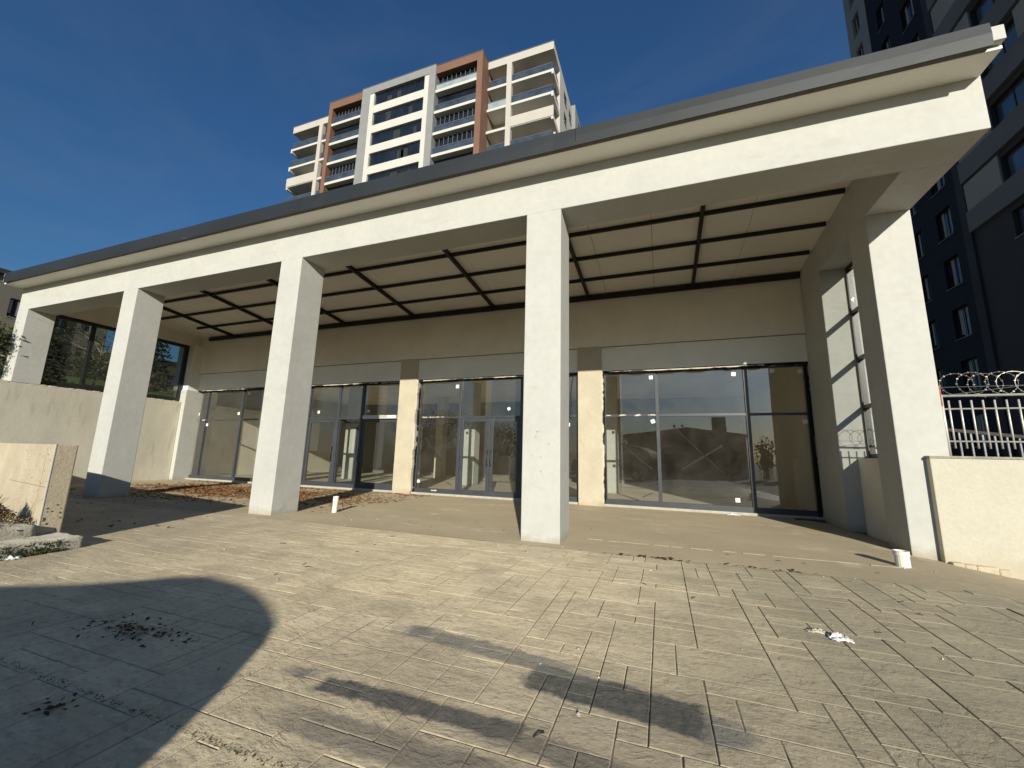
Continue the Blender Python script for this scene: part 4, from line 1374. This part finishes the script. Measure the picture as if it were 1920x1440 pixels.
# ------------------------------------------------------------------ railing and razor wire on the low wall
fe = thing("railing", (7, 1.8, 1.385), "white steel picket railing on the low cream wall", "railing")
for z, r0 in ((2.27, 0.019), (2.075, 0.013), (1.60, 0.013)):
    MB().tube([(5.955, 1.80, z), (13.5, 1.80, z)], r0, 8).build("rail", 'galv', fe, smooth=True)
x = 6.05
while x < 13.4:
    MB().tube([(x, 1.80, 1.50), (x + 0.004, 1.80, 2.20)], 0.0115, 6).build("picket", 'galv', fe, smooth=True)
    x += 0.127
for x in (5.975, 6.93, 8.9, 10.9):
    MB().tube([(x, 1.80, 1.37), (x, 1.80, 2.29)], 0.02, 8).build("post", 'galv', fe, smooth=True)
MB().tube([(5.962, 1.80, 2.12), (5.962, 1.80, 2.42)], 0.025, 8).build("rusty_post_sleeve", 'rust', fe, smooth=True)
rz = thing("razor_wire", (7, 1.8, 2.3), "coiled razor wire along the top of the white railing", "razor wire")
cm, barbs = MB(), MB()
pts = []
n = 1300
for i in range(n):
    t = i / n
    a = t * 2 * math.pi * 46
    pts.append((6.16 + 7.3 * t + 0.225 * math.cos(a), 1.82 + 0.035 * math.sin(a * 0.5), 2.43 + 0.178 * math.sin(a) + 0.01 * math.sin(a * 0.31)))
cm.tube(pts, 0.0034, 4)
for i in range(0, n, 2):
    p = Vector(pts[i])
    d = (Vector(pts[min(i + 1, n - 1)]) - Vector(pts[max(i - 1, 0)])).normalized()
    u = d.cross(Vector((0.3, 1, 0.2))).normalized()
    for sg in (-1, 1):
        k = len(barbs.v)
        barbs.v += [tuple(p - d * 0.010), tuple(p + d * 0.010), tuple(p + u * sg * 0.013 + d * 0.006)]
        barbs.f.append((k, k + 1, k + 2))
co = cm.build("coil", 'wire', rz)
barbs.build("barb", 'wire', rz)
MB().tube([(5.96, 1.80, 2.40), (13.5, 1.80, 2.43)], 0.003, 4).build("guide_wire", 'wire', rz)
MB().tube([(6.05, 1.78, 2.28), (7.6, 1.86, 2.50)], 0.003, 4).build("guide_wire", 'wire', rz)
sr = thing("stair_railing", (10, 5, 1.2), "low black stair railing sloping down behind the white railing", "railing")
for k in range(26):
    x = 7.3 + k * 0.17
    zt = 1.945 - 0.1239 * (x - 7.2)
    MB().box(x - 0.012, x + 0.012, 4.388, 4.412, 1.2, zt).build("baluster", 'rail', sr)
MB().hexa([(7.2, 4.37, 1.93), (11.8, 4.37, 1.36), (11.8, 4.43, 1.36), (7.2, 4.43, 1.93), (7.2, 4.37, 1.99), (11.8, 4.37, 1.42), (11.8, 4.43, 1.42), (7.2, 4.43, 1.99)]).build("handrail", 'steel', sr)


# ------------------------------------------------------------------ small things on the ground
def pipe(label, x, y, z, h, r0, lean):
    t = thing("drain_pipe", (x, y, z), label, "pipe", "white pipe stubs standing in the paving")
    n = 20
    ring = lambda zz, rr: [(x + lean[0] * zz + rr * math.cos(2 * math.pi * k / n), y + lean[1] * zz + rr * math.sin(2 * math.pi * k / n), z + zz) for k in range(n)]
    mb = MB()
    prof = [(-0.06, r0), (h * 0.70, r0), (h * 0.72, r0 * 1.12), (h * 0.80, r0 * 1.12), (h * 0.81, r0 * 1.07), (h, r0 * 1.12), (h, r0 * 0.92), (h * 0.4, r0 * 0.9)]
    for zz, rr in prof:
        mb.v += ring(zz, rr)
    for i in range(len(prof) - 1):
        for k in range(n):
            mb.f.append((i * n + k, i * n + (k + 1) % n, (i + 1) * n + (k + 1) % n, (i + 1) * n + k))
    mb.build("tube", 'pvc', t, smooth=False)
    MB().add(ring(h * 0.45, r0 * 0.9), [tuple(range(n))]).build("inside", 'hole', t)


pipe("slim white plastic pipe stub near the leaf litter, between two columns", -4.36, 0.90, 0, 0.32, 0.052, (0.04, 0))
pipe("short wide white plastic pipe stub beside the end column", 4.80, 0.70, gz(4.8), 0.185, 0.073, (-0.03, 0))


def crumple(name, m, c, sx, sy, sz, seed, label, cat, group=None):
    nx, ny = 14, 10
    vs = []
    for j in range(ny + 1):
        for i in range(nx + 1):
            u, v = i / nx - 0.5, j / ny - 0.5
            e = max(0, 1 - (abs(u) * 2) ** 3) * max(0, 1 - (abs(v) * 2) ** 3)
            h_ = (0.45 + 0.9 * noise.noise((u * 4 + seed, v * 4, seed)) + 0.4 * noise.noise((u * 11 + seed, v * 11, 1))) * sz * (0.3 + 0.7 * e)
            x = c[0] + u * sx + 0.12 * sx * noise.noise((v * 5, seed, u * 3))
            y = c[1] + v * sy + 0.3 * sy * noise.noise((u * 5, 2, seed + v * 3))
            vs.append((x, y, c[2] + max(0.002, h_)))
    fs = [(j * (nx + 1) + i, j * (nx + 1) + i + 1, (j + 1) * (nx + 1) + i + 1, (j + 1) * (nx + 1) + i) for j in range(ny) for i in range(nx)]
    o = MB().add(vs, fs).build(name, m, smooth=True)
    sol = o.modifiers.new("thick", 'SOLIDIFY')
    sol.thickness = 0.002
    return tag(o, label, cat, group)


crumple("plastic_bag", 'plasticbag', (3.17, -2.23, 0.001), 0.13, 0.09, 0.05, 2, "crumpled white plastic scrap lying on the paving", "litter")
crumple("plastic_wrap", 'pebble', (3.06, -2.15, 0.001), 0.14, 0.05, 0.03, 5, "grey crumpled wrapper touching the white plastic scrap", "litter")
crumple("paper_scrap", 'plasticbag', (-4.66, -3.47, 0.001), 0.16, 0.12, 0.04, 7, "white paper scrap at the foot of the mossy step", "litter")
crumple("rag", 'plasticbag', (3.55, 4.98, 0.001), 0.28, 0.10, 0.05, 9, "small pale rag on the threshold of the wide shopfront", "litter")

# fallen leaves
lv, dk = MB(), MB()
r_ = random.Random(21)
cnt = 0
while cnt < 8500:
    x, y = r_.uniform(-14.5, -4.4), r_.uniform(0.7, 4.9)
    # one drift under the second bay, thinning out to the wall
    d = ((x + 9.4) / 3.4) ** 2 + ((y - 2.75) / 1.15) ** 2
    wgt = 1.25 * math.exp(-1.5 * d) + 0.35 * math.exp(-((y - 4.75) / 0.2) ** 2) * (1 if x < -9 else 0.5) + 0.025
    wgt *= 0.6 + 0.9 * noise.noise((x * 1.1, y * 1.6, 4))
    if r_.random() < wgt:
        ground_leaf(lv, x, y, 0.004 + r_.uniform(0, 0.05 * min(1, wgt)), r_.uniform(0.05, 0.115), r_)
        cnt += 1
tag(lv.build("leaf_litter", 'leaf_dry'), "drift of rust brown dry leaves under the arcade", "leaves", kind='stuff')
for (cx, cy, sx, sy, n) in ((-1.42, -4.05, 0.17, 0.06, 130), (-1.1, -4.02, 0.16, 0.04, 26), (-1.55, -4.2, 0.2, 0.05, 22), (-0.72, -4.72, 0.06, 0.045, 26), (-10.6, 0.6, 1.2, 0.18, 130), (-9.3, -0.1, 1.6, 0.5, 60), (-6.4, -1.7, 0.6, 0.25, 22),
                            (1.9, -0.28, 0.35, 0.035, 26), (2.9, -0.27, 0.3, 0.03, 16)):
    for _ in range(n):
        ground_leaf(dk, r_.gauss(cx, sx), r_.gauss(cy, sy), 0.006 + r_.uniform(0, 0.012), r_.uniform(0.012, 0.045) if cy < -2 else r_.uniform(0.03, 0.09), r_)
tag(dk.build("dark_leaf_crumbs", 'leaf_dark'), "dark crumbled leaves scattered in the shadows", "leaves", kind='stuff')
pb = MB()
for _ in range(420):
    x, y = r_.uniform(-8, 5.2), r_.uniform(-4.6, 4.9)
    if r_.random() > 0.35 + 0.5 * (abs(y + 0.3) < 0.25):
        continue
    s_ = abs(r_.gauss(0, 0.006)) + 0.003
    z = gz(x)
    k = len(pb.v)
    a = r_.uniform(0, 6)
    pb.v += [(x + s_ * math.cos(a + q * 2.09) * r_.uniform(0.7, 1.4), y + s_ * math.sin(a + q * 2.09), z) for q in range(3)] + [(x, y, z + s_ * r_.uniform(0.6, 1.2))]
    pb.f += [(k, k + 1, k + 3), (k + 1, k + 2, k + 3), (k + 2, k, k + 3)]
tag(pb.build("mortar_crumbs", 'pebble'), "tiny mortar crumbs scattered on the paving", "rubble", kind='stuff')
gj = MB()
for _ in range(900):
    x = r_.uniform(-4.2, 1.0)
    y = -4.585 + r_.gauss(0, 0.011) + 0.012 * noise.noise((x * 2.2, 1, 1))
    s_ = r_.uniform(0.002, 0.0065)
    k = len(gj.v)
    a = r_.uniform(0, 6)
    gj.v += [(x + s_ * math.cos(a + q * 2.09) * r_.uniform(0.7, 1.4), y + s_ * math.sin(a + q * 2.09), 0.001) for q in range(3)] + [(x, y, s_ * r_.uniform(0.4, 0.9))]
    gj.f += [(k, k + 1, k + 3), (k + 1, k + 2, k + 3), (k + 2, k, k + 3)]
tag(gj.build("joint_grit", 'weed'), "line of grit lying in the long paving joint", "rubble", kind='stuff')
tw2 = MB()
for _ in range(34):
    x, y = r_.uniform(-4, 4.6), r_.uniform(-4.4, 1.5)
    a = r_.uniform(0, 6.28)
    l_ = r_.uniform(0.02, 0.07)
    tw2.tube([(x, y, 0.006), (x + l_ * math.cos(a) * 0.5, y + l_ * math.sin(a) * 0.5, 0.012), (x + l_ * math.cos(a), y + l_ * math.sin(a) * 1.2, 0.006)], 0.003, 4)
tag(tw2.build("twig_crumbs", 'twig'), "small dark twigs strewn over the paving", "twigs", kind='stuff')
for (x, y, w_, l_, a) in ((5.2, 5.0, 0.5, 0.05, 0.1),):
    pl = MB().box(4.75, 5.30, 4.90, 4.99, -0.03, 0.03).build("timber_offcut", 'bark', None, 0.004)
    tag(pl, "dark timber offcut lying in the shaded corner", "timber")

# ------------------------------------------------------------------ behind the viewer: what the glass reflects and what shades the paving
ho = thing("cottage", (4, -29, 0), "low brown cottage with chimney mirrored in the wide shopfront", "building")
box("wall", 'brickhouse', ho, -1.1, 9.2, -33, -25, -0.3, 3.45)
MB().prism([(-1.5, 3.45), (9.6, 3.45), (9.2, 3.62), (4.4, 4.25), (-1.1, 3.65)], -33.3, -24.7, 'y').build("roof", 'rooftile', ho)
box("chimney", 'brickhouse', ho, 6.65, 7.7, -26.6, -25.4, 3.4, 5.25)
box("door", 'blackframe', ho, 3.6, 4.6, -25.0, -24.95, -0.3, 2.1)
box("window", 'blackframe', ho, 0.6, 2.0, -25.0, -24.95, 1.0, 2.2)
rd = random.Random(33)
for i, (x, y, h_, lb_) in enumerate(((10.6, -25, 3.4, "tall feathery reeds growing right of the brown cottage"), (11.9, -24.5, 2.9, "shorter reeds at the outer end of the cottage garden"), (-2.0, -25, 3.7, "reed clump left of the brown cottage"))):
    t = thing("reed_clump", (x, y, -0.3), lb_, "plant")
    mb, mb2 = MB(), MB()
    for k in range(46):
        a, rr = rd.uniform(0, 6.28), rd.uniform(0, 0.7)
        p = Vector((x + rr * math.cos(a), y + rr * math.sin(a), -0.3))
        q = p + Vector((rd.gauss(0.1, 0.25), rd.gauss(0, 0.25), h_ * rd.uniform(0.6, 1.15)))
        mb.tube([p, p.lerp(q, 0.5) + Vector((0.03, 0, 0)), q], [0.012, 0.009, 0.004], 4)
        for _ in range(10):
            leaves(mb2, p.lerp(q, rd.uniform(0.35, 1)), rd.uniform(0.15, 0.4), rd, 1.2)
    mb.build("stalk", 'twig', t)
    mb2.build("foliage", 'leaf_con', t)
for i, (x, y, h_, s_, lb_) in enumerate(((-27, -35, 7.5, 3.2, "broad tree mirrored in the door glazing, left of a taller one"), (-33, -37, 6.5, 2.8, "lower tree at the far end of the mirrored row"), (-20, -38, 6.0, 2.6, "tree between the mirrored row and the cottage"))):
    grow_tree("yard_tree", (x, y, -0.3), h_, s_, lb_, 1500, 0.4, 60 + i, 'leaf_con', trunk_r=0.2, crown_lo=0.2)

# unseen van, added and shaped to cast the rounded shadow across the left foreground
lv_, pv_ = Vector((math.sin(R(LIGHT_AZ)), math.cos(R(LIGHT_AZ)), 0)), Vector((math.cos(R(LIGHT_AZ)), -math.sin(R(LIGHT_AZ)), 0))
L0 = -9.15
prof = [(-1.62, 0.35), (-1.63, 1.0), (-1.66, 1.27), (-1.71, 1.42), (-1.79, 1.58), (-1.90, 1.69), (-2.12, 1.79), (-2.42, 1.90), (-2.70, 1.97), (-3.12, 2.035), (-3.4, 2.03), (-3.66, 1.985), (-4.03, 1.94), (-4.6, 1.91), (-5.3, 1.80), (-6.0, 1.30), (-6.9, 1.05), (-7.05, 0.7), (-7.0, 0.35)]
van = thing("shadow_van", tuple(lv_ * L0 + pv_ * -4.2), "unseen dark van added to cast the rounded shadow on the paving", "van")
def vp(s_, l_, z):
    p = lv_ * (L0 + l_) + pv_ * s_
    return (p.x, p.y, z)
vb = MB()
n = len(prof)
for l_ in (-0.88, 0.88):
    vb.v += [vp(s_, l_ * (1.0 if z < 1.1 else 1.0 - 0.22 * (z - 1.1)), z) for s_, z in prof]
vb.f += [tuple(range(n)), tuple(range(n, 2 * n))[::-1]] + [(i, n + i, n + (i + 1) % n, (i + 1) % n) for i in range(n)]
vb.build("body", 'paint', van, 0.03, segs=3)
for side in (-1, 1):
    wv = MB()
    for (a, c) in ((-2.1, -3.2), (-3.3, -4.4), (-4.5, -5.4)):
        y_ = side * 0.865
        quad = [vp(a, y_ * 1.0 + side * 0.02, 1.12), vp(c, y_ + side * 0.02, 1.12), vp(c + (0.3 if c < -5 else 0), side * 0.775, 1.62), vp(a, side * 0.775, 1.62)]
        k = len(wv.v)
        wv.v += quad + [tuple(Vector(q) - lv_ * side * 0.03) for q in quad]
        wv.f += [(k, k + 1, k + 2, k + 3), (k + 4, k + 7, k + 6, k + 5), (k, k + 4, k + 5, k + 1), (k + 2, k + 6, k + 7, k + 3), (k + 1, k + 5, k + 6, k + 2), (k, k + 3, k + 7, k + 4)]
    wv.build("side_glass", 'towerglass', van)
    for s_ in (-2.55, -5.95):
        whl = MB()
        c0, c1 = Vector(vp(s_, side * 0.66, 0.31)), Vector(vp(s_, side * 0.90, 0.31))
        whl.tube([c0, c1], 0.33, 20)
        wo = whl.build("wheel", 'rubber', van)
        MB().tube([c1, c1 + lv_ * side * 0.01], 0.20, 16).build("rim", 'galv', wo)
